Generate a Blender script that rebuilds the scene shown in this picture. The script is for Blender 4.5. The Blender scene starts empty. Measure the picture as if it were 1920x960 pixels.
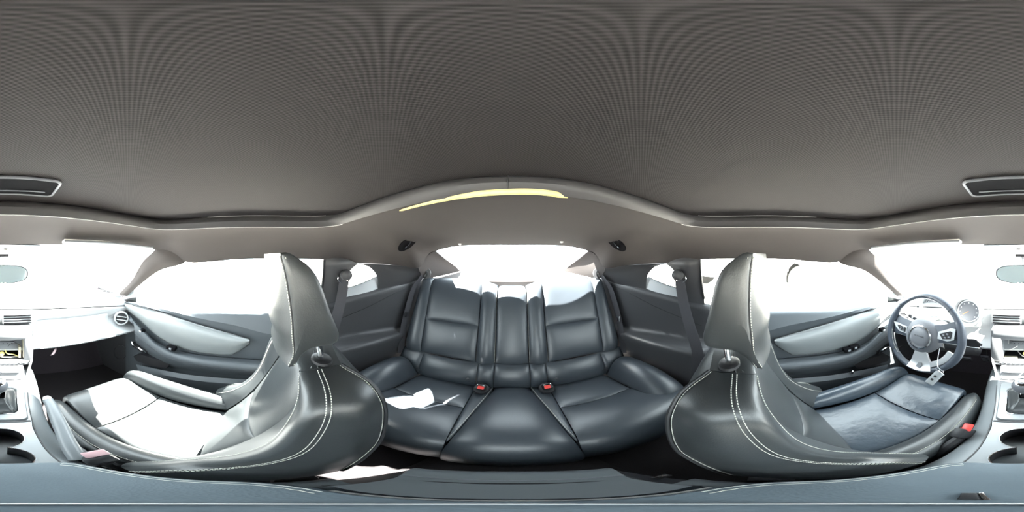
import bpy, bmesh, math
from mathutils import Vector, Matrix
from math import sin, cos, tan, pi, radians, atan2, sqrt

# ------------------------------------------------------------------ camera, sky, sun, exposure
Z0 = 1.0                      # the lens hangs 1 m above the cabin carpet; lengths are metres, most cabin coordinates scaled up about the camera and baked in, +Y points to the rear of the car
scene = bpy.context.scene
COL = scene.collection
cam = bpy.data.cameras.new('camera')
cam.type = 'PANO'
try:
    cam.panorama_type = 'EQUIRECTANGULAR'
except Exception:
    cam.cycles.panorama_type = 'EQUIRECTANGULAR'
cam.clip_start = 0.002
cam.clip_end = 500
co = bpy.data.objects.new('camera', cam)
co.location = (0, 0, Z0)
co.rotation_euler = (pi/2, 0, 0)
COL.objects.link(co)
scene.camera = co

world = bpy.data.worlds.new('sky')
scene.world = world
world.use_nodes = True
wn = world.node_tree.nodes
wn['Background'].inputs['Color'].default_value = (0.86, 0.94, 1.0, 1)
wn['Background'].inputs['Strength'].default_value = 7.0

sun = bpy.data.lights.new('sun', 'SUN')
sun.energy = 95
sun.angle = radians(0.6)
sun.color = (1.0, 0.96, 0.9)
so = bpy.data.objects.new('sun', sun)
SAZ, SEL = radians(-81), radians(57)
sd = Vector((sin(SAZ)*cos(SEL), cos(SAZ)*cos(SEL), sin(SEL)))
so.rotation_euler = (-sd).to_track_quat('-Z', 'Y').to_euler()
so.location = sd*20
COL.objects.link(so)

scene.view_settings.view_transform = 'Standard'
scene.view_settings.look = 'None'
scene.view_settings.gamma = 1
scene.view_settings.use_curve_mapping = False
scene.view_settings.exposure = 1.0
scene.cycles.use_denoising = True
scene.cycles.max_bounces = 10
scene.cycles.diffuse_bounces = 5
scene.cycles.glossy_bounces = 4
scene.cycles.transparent_max_bounces = 16
scene.cycles.sample_clamp_indirect = 12
scene.cycles.caustics_reflective = False
scene.cycles.caustics_refractive = False

# ------------------------------------------------------------------ materials
def mat(name, col, rough=0.5, metal=0.0, spec=0.5, coat=0.0, bump=None, var=0.0, vscale=8.0, sheen=0.0):
    m = bpy.data.materials.new(name)
    m.use_nodes = True
    nt = m.node_tree
    b = nt.nodes['Principled BSDF']
    b.inputs['Base Color'].default_value = (*col, 1)
    b.inputs['Roughness'].default_value = rough
    b.inputs['Metallic'].default_value = metal
    b.inputs['Specular IOR Level'].default_value = spec
    b.inputs['Coat Weight'].default_value = coat
    b.inputs['Coat Roughness'].default_value = 0.15
    b.inputs['Sheen Weight'].default_value = sheen
    tc = nt.nodes.new('ShaderNodeTexCoord')
    if var > 0:
        n = nt.nodes.new('ShaderNodeTexNoise')
        n.inputs['Scale'].default_value = vscale
        n.inputs['Detail'].default_value = 5
        nt.links.new(tc.outputs['Object'], n.inputs['Vector'])
        r = nt.nodes.new('ShaderNodeMapRange')
        r.inputs['To Min'].default_value = 1-var
        r.inputs['To Max'].default_value = 1+var
        nt.links.new(n.outputs['Fac'], r.inputs['Value'])
        mx = nt.nodes.new('ShaderNodeVectorMath')
        mx.operation = 'SCALE'
        mx.inputs[0].default_value = col
        nt.links.new(r.outputs['Result'], mx.inputs['Scale'])
        nt.links.new(mx.outputs['Vector'], b.inputs['Base Color'])
    if bump:
        kind, scale, strength = bump
        if kind == 'leather':
            t = nt.nodes.new('ShaderNodeTexVoronoi')
            t.inputs['Scale'].default_value = scale
            out = t.outputs['Distance']
        else:
            t = nt.nodes.new('ShaderNodeTexNoise')
            t.inputs['Scale'].default_value = scale
            t.inputs['Detail'].default_value = 3
            out = t.outputs['Fac']
        nt.links.new(tc.outputs['Object'], t.inputs['Vector'])
        bp = nt.nodes.new('ShaderNodeBump')
        bp.inputs['Strength'].default_value = strength
        bp.inputs['Distance'].default_value = 0.001
        nt.links.new(out, bp.inputs['Height'])
        nt.links.new(bp.outputs['Normal'], b.inputs['Normal'])
    return m

def weave_mat(name, col, pitch):
    """woven sun-shade cloth: staggered dots, colour and relief"""
    m = bpy.data.materials.new(name)
    m.use_nodes = True
    nt = m.node_tree
    b = nt.nodes['Principled BSDF']
    b.inputs['Roughness'].default_value = 0.85
    b.inputs['Specular IOR Level'].default_value = 0.25
    tc = nt.nodes.new('ShaderNodeTexCoord')
    sep = nt.nodes.new('ShaderNodeSeparateXYZ')
    nt.links.new(tc.outputs['Object'], sep.inputs[0])
    def node(op, a, bb=None):
        n = nt.nodes.new('ShaderNodeMath')
        n.operation = op
        for i, q in enumerate((a, bb)):
            if q is None:
                continue
            if isinstance(q, (int, float)):
                n.inputs[i].default_value = q
            else:
                nt.links.new(q, n.inputs[i])
        return n.outputs[0]
    k = 2*pi/pitch
    sx = node('SINE', node('MULTIPLY', sep.outputs['X'], k))
    sy = node('SINE', node('MULTIPLY', sep.outputs['Y'], k))
    f = node('ADD', node('MULTIPLY', node('MULTIPLY', sx, sy), 0.5), 0.5)
    cr_ = nt.nodes.new('ShaderNodeMix')
    cr_.data_type = 'RGBA'
    cr_.inputs['A'].default_value = (*[c*0.45 for c in col], 1)
    cr_.inputs['B'].default_value = (*[c*1.55 for c in col], 1)
    nt.links.new(f, cr_.inputs['Factor'])
    nt.links.new(cr_.outputs['Result'], b.inputs['Base Color'])
    bp = nt.nodes.new('ShaderNodeBump')
    bp.inputs['Strength'].default_value = 0.5
    bp.inputs['Distance'].default_value = 0.0006
    nt.links.new(f, bp.inputs['Height'])
    nt.links.new(bp.outputs['Normal'], b.inputs['Normal'])
    return m

def glass_mat(name, tint):
    m = bpy.data.materials.new(name)
    m.use_nodes = True
    nt = m.node_tree
    nt.nodes.remove(nt.nodes['Principled BSDF'])
    o = nt.nodes['Material Output']
    t = nt.nodes.new('ShaderNodeBsdfTransparent')
    t.inputs['Color'].default_value = (*tint, 1)
    g = nt.nodes.new('ShaderNodeBsdfGlossy')
    g.inputs['Roughness'].default_value = 0.02
    lw = nt.nodes.new('ShaderNodeLayerWeight')      # Schlick reflectance of a thin pane
    lw.inputs['Blend'].default_value = 0.5
    pw = nt.nodes.new('ShaderNodeMath'); pw.operation = 'POWER'
    nt.links.new(lw.outputs['Facing'], pw.inputs[0]); pw.inputs[1].default_value = 5
    f = nt.nodes.new('ShaderNodeMath'); f.operation = 'MULTIPLY_ADD'
    nt.links.new(pw.outputs[0], f.inputs[0]); f.inputs[1].default_value = 0.5; f.inputs[2].default_value = 0.025
    mx = nt.nodes.new('ShaderNodeMixShader')
    nt.links.new(f.outputs[0], mx.inputs[0])
    nt.links.new(t.outputs[0], mx.inputs[1])
    nt.links.new(g.outputs[0], mx.inputs[2])
    nt.links.new(mx.outputs[0], o.inputs['Surface'])
    return m

M = {}
M['leather'] = mat('black_leather', (0.033, 0.037, 0.039), 0.36, spec=0.75, bump=('leather', 420, 0.10), var=0.12, vscale=14)
M['leather_rear'] = mat('black_rear_leather', (0.038, 0.046, 0.056), 0.40, spec=0.85, bump=('leather', 420, 0.10), var=0.12, vscale=14)
M['leather_worn'] = mat('worn_black_leather', (0.040, 0.054, 0.070), 0.30, spec=0.75, bump=('noise', 34, 1.8), var=0.25, vscale=12)
M['thread'] = mat('pale_thread', (0.62, 0.62, 0.55), 0.7)
M['piping'] = mat('dark_piping', (0.02, 0.021, 0.023), 0.5)
M['plastic'] = mat('charcoal_plastic', (0.050, 0.050, 0.054), 0.45, spec=0.5, bump=('noise', 500, 0.15))
M['plastic_dark'] = mat('black_plastic', (0.018, 0.018, 0.02), 0.45, spec=0.4)
M['door'] = mat('grey_door_plastic', (0.075, 0.085, 0.095), 0.5, spec=0.45, bump=('noise', 500, 0.15))
M['insert'] = mat('silver_grey_insert', (0.21, 0.225, 0.23), 0.33, spec=0.6, var=0.14, vscale=5)
M['liner'] = mat('charcoal_headliner', (0.064, 0.057, 0.055), 0.95, spec=0.2, bump=('noise', 700, 0.3), var=0.05, vscale=6)
M['shade'] = weave_mat('woven_sunshade', (0.028, 0.0248, 0.0255), 0.0042)
M['ring'] = mat('sunroof_surround', (0.035, 0.033, 0.034), 0.6)
M['lip'] = mat('glint_and_pale_rim', (0.50, 0.49, 0.48), 0.35, metal=0.3)  # pale tone stands for light caught on the sunroof lip; also colours rims
M['foam'] = mat('yellow_foam', (0.72, 0.60, 0.25), 0.9, bump=('noise', 300, 1.0), var=0.25, vscale=60)
M['dash'] = mat('glare_toned_dash', (0.38, 0.39, 0.40), 0.42, bump=('noise', 400, 0.2))  # black dash coloured pale to stand in for overexposure glare
M['dash_seam'] = mat('dash_seam', (0.05, 0.05, 0.052), 0.6)
M['console'] = mat('grey_console', (0.15, 0.165, 0.175), 0.36, spec=0.6)
M['deck'] = mat('silver_console_deck', (0.25, 0.265, 0.275), 0.35, metal=0.3)
M['armrest'] = mat('grey_armrest_vinyl', (0.085, 0.108, 0.125), 0.42, bump=('leather', 420, 0.3), var=0.15, vscale=16)
M['carpet'] = mat('black_carpet', (0.032, 0.029, 0.031), 1.0, spec=0.1, bump=('noise', 900, 1.0), var=0.3, vscale=300)
M['carpet_front'] = mat('glare_footwell_carpet', (0.065, 0.056, 0.064), 1.0, spec=0.1, bump=('noise', 900, 1.0), var=0.3, vscale=300)  # carpet colour lightened to stand in for veiling glare in the footwells
M['chrome'] = mat('chrome', (0.85, 0.86, 0.88), 0.12, metal=1.0)
M['satin'] = mat('satin_silver', (0.70, 0.71, 0.73), 0.3, metal=0.6)
M['white'] = mat('white_plastic', (0.82, 0.81, 0.79), 0.4)
M['visor'] = mat('pale_visor_vinyl', (0.62, 0.60, 0.56), 0.6)
M['belt'] = mat('grey_belt_webbing', (0.040, 0.039, 0.045), 0.7, bump=('noise', 600, 0.5))
M['red'] = mat('red_button', (0.75, 0.06, 0.05), 0.35)
M['pink'] = mat('pale_pink_plastic', (0.55, 0.35, 0.37), 0.4)  # pale pink top of the passenger buckle
M['beige'] = mat('beige_metal_bracket', (0.55, 0.50, 0.38), 0.4, metal=0.4)
M['yellow'] = mat('yellow_tape', (0.85, 0.72, 0.25), 0.5)
M['orange'] = mat('orange_print', (0.9, 0.35, 0.10), 0.5)
M['mirror'] = mat('mirror_glass', (0.55, 0.66, 0.70), 0.12, metal=0.45, spec=0.8)  # pale base colour stands in for glare and an overexposed reflection
M['black'] = mat('matt_black', (0.006, 0.006, 0.007), 0.9, spec=0.05)
M['sill'] = mat('lit_tone_sill', (0.42, 0.44, 0.46), 0.3, spec=0.6)  # sunlight and sky sheen on the sill put into its pale colour
M['stack'] = mat('silver_stack_plastic', (0.19, 0.195, 0.205), 0.4)
M['grey'] = mat('grey_plastic', (0.25, 0.26, 0.28), 0.4)
M['steer'] = mat('worn_wheel_leather', (0.055, 0.065, 0.085), 0.35, var=0.2, vscale=20, bump=('leather', 420, 0.3))
M['hub'] = mat('hub_plastic', (0.14, 0.145, 0.16), 0.4)
M['body'] = mat('white_car_paint', (0.85, 0.85, 0.85), 0.3, coat=0.5)
M['tyre'] = mat('tyre_rubber', (0.03, 0.03, 0.03), 0.8)
M['ground'] = mat('pale_concrete', (0.50, 0.47, 0.43), 0.9, var=0.1, vscale=1.5)
M['frit'] = mat('black_glass_border', (0.02, 0.02, 0.02), 0.3)
M['glass'] = glass_mat('clear_glass', (0.93, 0.95, 0.94))
M['glass_rear'] = glass_mat('rear_glass', (0.90, 0.92, 0.92))

# ------------------------------------------------------------------ helpers
WL = {}            # world location of every object made here
MX = [1]           # -1 while a mirrored copy is being built

def dirn(u, v):
    az = (u-960)*pi/960
    el = (480-v)*pi/960
    return az, el
def PX(u, v, x):
    az, el = dirn(u, v); r = x/sin(az)
    return (x, r*cos(az), r*tan(el))
def PY(u, v, y):
    az, el = dirn(u, v); r = y/cos(az)
    return (r*sin(az), y, r*tan(el))
def PZ(u, v, z):
    az, el = dirn(u, v); r = z/tan(el)
    return (r*sin(az), r*cos(az), z)
def PR(u, v, r):
    az, el = dirn(u, v)
    return (r*sin(az), r*cos(az), r*tan(el))

def link(o, parent, wl):
    COL.objects.link(o)
    if parent is not None:
        o.parent = parent
        o.location = Vector(wl) - WL[parent.name]
    else:
        o.location = wl
    WL[o.name] = Vector(wl)

def thing(name, label, cat, base, group=None, kind=None):
    o = bpy.data.objects.new(name, None)
    o.empty_display_size = 0.05
    link(o, None, (base[0]*MX[0], base[1], base[2]+Z0))
    tag(o, label, cat, group, kind)
    return o
def tag(o, label=None, cat=None, group=None, kind=None):
    if label: o['label'] = label
    if cat: o['category'] = cat
    if group: o['group'] = group
    if kind: o['kind'] = kind
    return o

def mesh(name, verts, faces, m, parent=None, smooth=True, angle=42):
    vs = [Vector((p[0]*MX[0], p[1], p[2]+Z0)) for p in verts]
    lo = Vector((min(p.x for p in vs), min(p.y for p in vs), min(p.z for p in vs)))
    hi = Vector((max(p.x for p in vs), max(p.y for p in vs), max(p.z for p in vs)))
    c = Vector(((lo.x+hi.x)/2, (lo.y+hi.y)/2, lo.z))
    me = bpy.data.meshes.new(name)
    if MX[0] < 0:
        faces = [tuple(reversed(f)) for f in faces]
    me.from_pydata([tuple(p-c) for p in vs], [], faces)
    bm = bmesh.new(); bm.from_mesh(me)
    bmesh.ops.remove_doubles(bm, verts=bm.verts, dist=1e-6)
    bmesh.ops.recalc_face_normals(bm, faces=bm.faces)
    bm.to_mesh(me); bm.free()
    if smooth:
        me.polygons.foreach_set('use_smooth', [True]*len(me.polygons))
        me.set_sharp_from_angle(angle=radians(angle))
    me.materials.append(M[m] if isinstance(m, str) else m)
    o = bpy.data.objects.new(name, me)
    link(o, parent, c)
    return o

def lerp(a, b, t): return tuple(a[i]+(b[i]-a[i])*t for i in range(3))
def add(a, b): return (a[0]+b[0], a[1]+b[1], a[2]+b[2])
def V3(a): return Vector(a)

def cr(P, ts):
    """Catmull-Rom through P, sampled at ts in [0,1] by chord length"""
    P = [Vector(p) for p in P]
    n = len(P)
    L = [0]
    for i in range(1, n): L.append(L[-1]+max((P[i]-P[i-1]).length, 1e-7))
    out = []
    for t in ts:
        s = t*L[-1]
        i = 0
        while i < n-2 and s > L[i+1]: i += 1
        h = L[i+1]-L[i]
        a = (s-L[i])/h
        def tang(k):
            if k == 0: return (P[1]-P[0])/(L[1]-L[0])
            if k == n-1: return (P[-1]-P[-2])/(L[-1]-L[-2])
            return (P[k+1]-P[k-1])/(L[k+1]-L[k-1])
        m0, m1 = tang(i)*h, tang(i+1)*h
        a2, a3 = a*a, a*a*a
        out.append(P[i]*(2*a3-3*a2+1)+m0*(a3-2*a2+a)+P[i+1]*(-2*a3+3*a2)+m1*(a3-a2))
    return out
def lin(n): return [i/(n-1) for i in range(n)]
def cosn(n): return [0.5-0.5*cos(pi*i/(n-1)) for i in range(n)]

def surf(rows, nu, nv, ease=False):
    tu = cosn(nu) if ease else lin(nu)
    tv = cosn(nv) if ease else lin(nv)
    R = [cr(r, tv) for r in rows]
    cols = [cr([R[k][j] for k in range(len(R))], tu) if len(R) > 1 else [R[0][j]] for j in range(nv)]
    return [[cols[j][i] for j in range(nv)] for i in range(nu)]

def norms(G, out):
    out = Vector(out)
    nu, nv = len(G), len(G[0])
    N = []
    tot = 0
    for i in range(nu):
        row = []
        for j in range(nv):
            a = G[min(i+1, nu-1)][j]-G[max(i-1, 0)][j]
            b = G[i][min(j+1, nv-1)]-G[i][max(j-1, 0)]
            n = a.cross(b)
            n = n.normalized() if n.length > 1e-12 else out.copy()
            tot += n.dot(out)
            row.append(n)
        N.append(row)
    if tot < 0:
        N = [[-n for n in r] for r in N]
    return N

def gfaces(nu, nv, off=0, closed_v=False, closed_u=False):
    f = []
    for i in range(nu if closed_u else nu-1):
        for j in range(nv if closed_v else nv-1):
            a = off+i*nv+j; b = off+i*nv+(j+1) % nv
            c = off+((i+1) % nu)*nv+(j+1) % nv; d = off+((i+1) % nu)*nv+j
            f.append((a, b, c, d))
    return f

def slabG(name, F, B, m, parent=None, **k):
    """closed sheet between two equal grids"""
    nu, nv = len(F), len(F[0])
    verts = [p for r in F for p in r]+[p for r in B for p in r]
    n = nu*nv
    faces = gfaces(nu, nv)+[tuple(reversed(f)) for f in gfaces(nu, nv, n)]
    loop = [(0, j) for j in range(nv)]+[(i, nv-1) for i in range(1, nu)]+[(nu-1, j) for j in range(nv-2, -1, -1)]+[(i, 0) for i in range(nu-2, 0, -1)]
    for a, b in zip(loop, loop[1:]+loop[:1]):
        ia, ib = a[0]*nv+a[1], b[0]*nv+b[1]
        faces.append((ia, ia+n, ib+n, ib))
    return mesh(name, verts, faces, m, parent, **k)

def slab(name, rows, m, parent=None, nu=12, nv=12, thick=0.01, out=(0, 0, 1), **k):
    G = surf(rows, nu, nv)
    N = norms(G, out)
    B = [[G[i][j]-N[i][j]*thick for j in range(nv)] for i in range(nu)]
    return slabG(name, G, B, m, parent, **k)

def pad(name, rows, m, parent=None, nu=14, nv=14, bulge=0.008, edge=0.009, thick=0.025, out=(0, 0, 1), p=8, free=()):
    """upholstery panel: swells in the middle, rolls down into its seams; free lists borders that do not roll (u0,u1,v0,v1)"""
    G = surf(rows, nu, nv, True)
    N = norms(G, out)
    tu, tv = cosn(nu), cosn(nv)
    F = []
    for i in range(nu):
        row = []
        for j in range(nv):
            a, b = 2*tu[i]-1, 2*tv[j]-1
            ea = 0 if (('u0' in free and a < 0) or ('u1' in free and a > 0)) else abs(a)
            eb = 0 if (('v0' in free and b < 0) or ('v1' in free and b > 0)) else abs(b)
            h = bulge*(1-a*a)*(1-b*b)-edge*(1-(1-ea**p)*(1-eb**p))
            row.append(G[i][j]+N[i][j]*h)
        F.append(row)
    B = [[G[i][j]-N[i][j]*thick for j in range(nv)] for i in range(nu)]
    return slabG(name, F, B, m, parent, angle=60)

def frames(P):
    T = []
    n = len(P)
    for i in range(n):
        t = P[min(i+1, n-1)]-P[max(i-1, 0)]
        T.append(t.normalized() if t.length > 1e-9 else Vector((0, 0, 1)))
    up = Vector((0, 0, 1)) if abs(T[0].z) < 0.9 else Vector((1, 0, 0))
    a = T[0].cross(up).normalized()
    A = []
    for t in T:
        a = (a-t*a.dot(t))
        a = a.normalized() if a.length > 1e-9 else t.orthogonal().normalized()
        A.append(a.copy())
    return T, A

def tube_geo(path, r, n=8, closed=False, flat=1.0):
    P = [Vector(p) for p in path]
    if closed:
        P = P+[P[0]]
    T, A = frames(P)
    if closed:
        P, T, A = P[:-1], T[:-1], A[:-1]
    verts = []
    rr = r if isinstance(r, (list, tuple)) else [r]*len(P)
    for k, (p, t, a) in enumerate(zip(P, T, A)):
        b = t.cross(a)
        for i in range(n):
            w = 2*pi*i/n
            verts.append(p+a*(cos(w)*rr[k])+b*(sin(w)*rr[k]*flat))
    faces = gfaces(len(P), n, 0, True, closed)
    if not closed:
        faces.append(tuple(range(n)))
        faces.append(tuple(range((len(P)-1)*n, len(P)*n)))
    return verts, faces
def tube(name, path, r, m, parent=None, n=8, closed=False, flat=1.0, res=None):
    if res and not closed:
        path = cr(path, lin(res))
    v, f = tube_geo(path, r, n, closed, flat)
    return mesh(name, v, f, m, parent)

def ribbon(name, path, side, width, thick, m, parent=None, res=24):
    P = cr(path, lin(res))
    s = Vector(side).normalized()
    verts, faces = [], []
    T, _ = frames(P)
    for p, t in zip(P, T):
        a = (s-t*s.dot(t)).normalized()
        b = t.cross(a)
        for x, y in ((-1, -1), (1, -1), (1, 1), (-1, 1)):
            verts.append(p+a*(x*width/2)+b*(y*thick/2))
    faces = gfaces(len(P), 4, 0, True)+[(0, 1, 2, 3), tuple(range(4*len(P)-4, 4*len(P)))]
    return mesh(name, verts, faces, m, parent)

def stitches(name, path, parent, step=0.0052, length=0.0034, r=0.0007, m='thread'):
    """a run of thread dashes lying on a seam"""
    fine = cr(path, lin(400))
    L = [0]
    for a, b in zip(fine, fine[1:]): L.append(L[-1]+(b-a).length)
    def at(s):
        lo = 0
        for i in range(len(L)-1):
            if L[i+1] >= s:
                lo = i; break
        h = L[lo+1]-L[lo]
        return fine[lo].lerp(fine[lo+1], (s-L[lo])/h if h > 0 else 0)
    verts, faces = [], []
    s = step/2
    while s+length < L[-1]:
        v, f = tube_geo([at(s), at(s+length)], r, 4)
        k = len(verts)
        verts += v; faces += [tuple(i+k for i in q) for q in f]
        s += step
    o = mesh(name, verts, faces, m, parent, smooth=False)
    o['kind'] = 'stuff'
    return o

def box(name, c, size, m, parent=None, bev=0.003, rot=None, seg=2):
    bm = bmesh.new()
    bmesh.ops.create_cube(bm, size=1)
    for v in bm.verts:
        v.co = Vector((v.co.x*size[0], v.co.y*size[1], v.co.z*size[2]))
    if bev > 0:
        bmesh.ops.bevel(bm, geom=list(bm.edges), offset=min(bev, min(size)*0.45), segments=seg, affect='EDGES', profile=0.5)
    R = rot.to_3x3() if rot else Matrix.Identity(3)
    bm.verts.index_update()
    verts = [R @ v.co+Vector(c) for v in bm.verts]
    faces = [tuple(v.index for v in f.verts) for f in bm.faces]
    bm.free()
    return mesh(name, verts, faces, m, parent)

def axes(n, up=(0, 0, 1)):
    n = Vector(n).normalized()
    u = Vector(up)
    u = (u-n*u.dot(n)).normalized()
    return u.cross(n), u, n     # right, up, out

def lathe(name, prof, c, n, m, parent=None, seg=32, up=(0, 0, 1), sx=1, sy=1):
    """prof: (radius, height along n)"""
    a, b, d = axes(n, up)
    c = Vector(c)
    verts = []
    for r, h in prof:
        for i in range(seg):
            w = 2*pi*i/seg
            verts.append(c+a*(cos(w)*r*sx)+b*(sin(w)*r*sy)+d*h)
    faces = gfaces(len(prof), seg, 0, True)
    if prof[0][0] > 1e-6: faces.append(tuple(range(seg)))
    if prof[-1][0] > 1e-6: faces.append(tuple(range((len(prof)-1)*seg, len(prof)*seg)))
    return mesh(name, verts, faces, m, parent)

def prism(name, poly, off, m, parent=None, **k):
    n = len(poly)
    P = [Vector(p) for p in poly]
    o = Vector(off)
    verts = P+[p+o for p in P]
    faces = [tuple(range(n)), tuple(range(2*n-1, n-1, -1))]
    for i in range(n):
        j = (i+1) % n
        faces.append((i, i+n, j+n, j))
    return mesh(name, verts, faces, m, parent, **k)

def mirx(L, cx=0.0): return [(2*cx-p[0], p[1], p[2]) for p in L]

# ------------------------------------------------------------------ structure: headliner and sunroof
S = [((0, -.366, .097), (0, -.616, .044)), ((-.22, -.358, .096), (-.22, -.60, .044)), ((-.38, -.328, .092), (-.42, -.54, .040)),
     ((-.44, -.285, .088), (-.60, -.42, .028)), ((-.462, -.20, .086), (-.645, -.29, -.027)), ((-.468, -.08, .086), (-.635, -.06, -.012)),
     ((-.466, .06, .086), (-.635, .12, -.011)), ((-.455, .15, .087), (-.637, .29, -.015)), ((-.43, .205, .089), (-.645, .45, -.033)),
     ((-.39, .228, .091), (-.585, .66, -.048)), ((-.33, .234, .093), (-.52, .807, -.069)), ((-.27, .236, .094), (-.50, .866, -.003)),
     ((-.2, .237, .095), (-.465, .920, .0312)), ((-.1, .238, .097), (-.30, .905, .059)), ((0, .239, .097), (0, .885, .0594))]
LIPH = [s[0] for s in S]
OUTH = [s[1] for s in S]
NS = 85
def station(t_ring):
    pts = []
    for a, b in S:
        f = t_ring**1.8
        pts.append((a[0]+(b[0]-a[0])*t_ring, a[1]+(b[1]-a[1])*t_ring, a[2]+(b[2]-a[2])*f))
    # sample by station index so every ring keeps its spokes
    idx = [k*(len(S)-1)/(NS-1) for k in range(NS)]
    P = [Vector(p) for p in pts]
    out = []
    for s in idx:
        i = min(int(s), len(P)-2); a = s-i
        p0, p1, p2, p3 = P[max(i-1, 0)], P[i], P[i+1], P[min(i+2, len(P)-1)]
        if i == 0: p0 = Vector((-P[1].x, P[1].y, P[1].z))
        if i == len(P)-2: p3 = Vector((-P[-2].x, P[-2].y, P[-2].z))
        out.append(0.5*((2*p1)+(p2-p0)*a+(2*p0-5*p1+4*p2-p3)*a*a+(3*p1-p0-3*p2+p3)*a**3))
    return out+[Vector((-p.x, p.y, p.z)) for p in out[-2:0:-1]]
rings = [station(t) for t in (0, .06, .18, .32, .48, .64, .8, .92, 1)]
nr = len(rings[0])
N_ = len(rings)
verts = [p for r in rings for p in r]
top = [[p+Vector((0, 0, .03)) for p in r] for r in rings]
verts += [p for r in top for p in r]
faces = gfaces(N_, nr, 0, True)+gfaces(N_, nr, N_*nr, True)
for j in range(nr):
    k = (j+1) % nr
    faces.append((j, k, k+N_*nr, j+N_*nr))
    e = (N_-1)*nr
    faces.append((e+j, e+k, e+k+N_*nr, e+j+N_*nr))
ceiling = mesh('ceiling', verts, faces, 'liner')
tag(ceiling, 'charcoal moulded headliner framing the closed sunroof', 'headliner', kind='structure')

rs_ = [[p+Vector((0, 0, .045)) for p in r] for r in rings]
mesh('roof_skin', [p for r in rs_ for p in r], gfaces(N_, nr, 0, True), 'body', ceiling)
def ringpath(off=0, dz=0):
    out = []
    for p in rings[0]:
        q = Vector((p.x, p.y+.06, 0))
        q = q*(1+off/max(q.length, .1))
        out.append(Vector((q.x, q.y-.06, p.z+dz)))
    return out
prof = [(0.006, .002), (.001, -.001), (-.007, .006), (-.011, .014), (-.008, .024), (.004, .033), (.02, .036), (.02, .06), (.006, .05)]
rv = []
for o_, dz in prof: rv += ringpath(o_, dz)
mesh('sunroof_surround', rv, gfaces(len(prof), nr, 0, True), 'ring', ceiling)
# pale tubes painting the light caught on the lip, front and sides only
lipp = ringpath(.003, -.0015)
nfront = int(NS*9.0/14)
tube('lip_glint', [lipp[i % nr] for i in range(-nfront, nfront+1)], .0010, 'lip', ceiling, n=6)
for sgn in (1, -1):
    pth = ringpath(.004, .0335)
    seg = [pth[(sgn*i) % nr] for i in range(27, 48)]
    tube('lip_glint', seg, .0008, 'lip', ceiling, n=6)
# roll joint and peeled foam at the rear edge
tube('roll_joint', [(-.006, .246-.012, .101), (-.006, .2265, .113), (-.006, .236, .127)], .0012, 'plastic_dark', ceiling, n=6, res=8)
foam = [PZ(u, v, .0965) for u, v in ((745, 396.5), (775, 388), (810, 380), (850, 372.5), (900, 366), (945, 363), (1000, 362.5), (1035, 366), (1063, 373))]
tube('foam_strip', [add(p, (0, -.004, .001)) for p in foam], [.0008, .003]+[.005]*28+[.003, .0008], 'foam', ceiling, n=8, res=32)

from mathutils.bvhtree import BVHTree
CB = BVHTree.FromPolygons([Vector(v) for v in verts], faces)
def on_ceiling(u, v):
    az, el = dirn(u, v)
    p, n_, _, _ = CB.ray_cast(Vector((0, 0, 0)), Vector((sin(az)*cos(el), cos(az)*cos(el), sin(el))))
    if n_.z > 0: n_ = -n_
    return p, n_
# woven shade
sh = []
base = ringpath(.012, 0)
NR = 14
for i in range(NR+1):
    f = i/NR
    sh.append([Vector((p.x*f, (p.y+.06)*f-.06, .1355*(1-f**2)+(p.z+.0335)*f**2)) for p in base])
shv = [p for r in sh[1:] for p in r]
k0 = len(shv)
shv.append(sh[0][0])
shf = gfaces(NR, nr, 0, True)+[(k0, j, (j+1) % nr) for j in range(nr)]
k1 = len(shv)
shv += [p+Vector((0, 0, .012)) for p in shv]
shf += [tuple(q+k1 for q in f) for f in shf]
gl_ = [Vector((p.x*1.01, p.y*1.01, p.z+.05)) for p in base]
mesh('sunroof_glass', gl_+[p+Vector((0, 0, .005)) for p in gl_]+[Vector((0, -.06, .170)), Vector((0, -.06, .176))], gfaces(2, nr, 0, True)+[(2*nr, j, (j+1) % nr) for j in range(nr)]+[(2*nr+1, nr+j, nr+(j+1) % nr) for j in range(nr)], 'frit', ceiling)
shade = mesh('sunroof_shade', shv, shf, 'shade')
tag(shade, 'woven charcoal sliding shade closing the sunroof', 'sunshade')
pr = []
for cx, cy, a0 in ((.088, -.260, 0), (-.088, -.260, 90), (-.092, -.312, 180), (.092, -.312, 270)):
    for k in range(5):
        w = radians(a0+k*22.5)
        pr.append((cx+.012*cos(w), cy+.012*sin(w), .1305))
tube('pull_frame', pr, .0028, 'hub', shade, n=8, closed=True)
prism('pull_recess', [(x, y, .1312) for x, y, z in pr], (0, 0, -.0012), 'black', shade, smooth=False)
tube('pull_grip', [(-.085, -.300, .129), (0, -.302, .1285), (.085, -.300, .129)], .0014, 'hub', shade, n=6, res=9)

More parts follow.
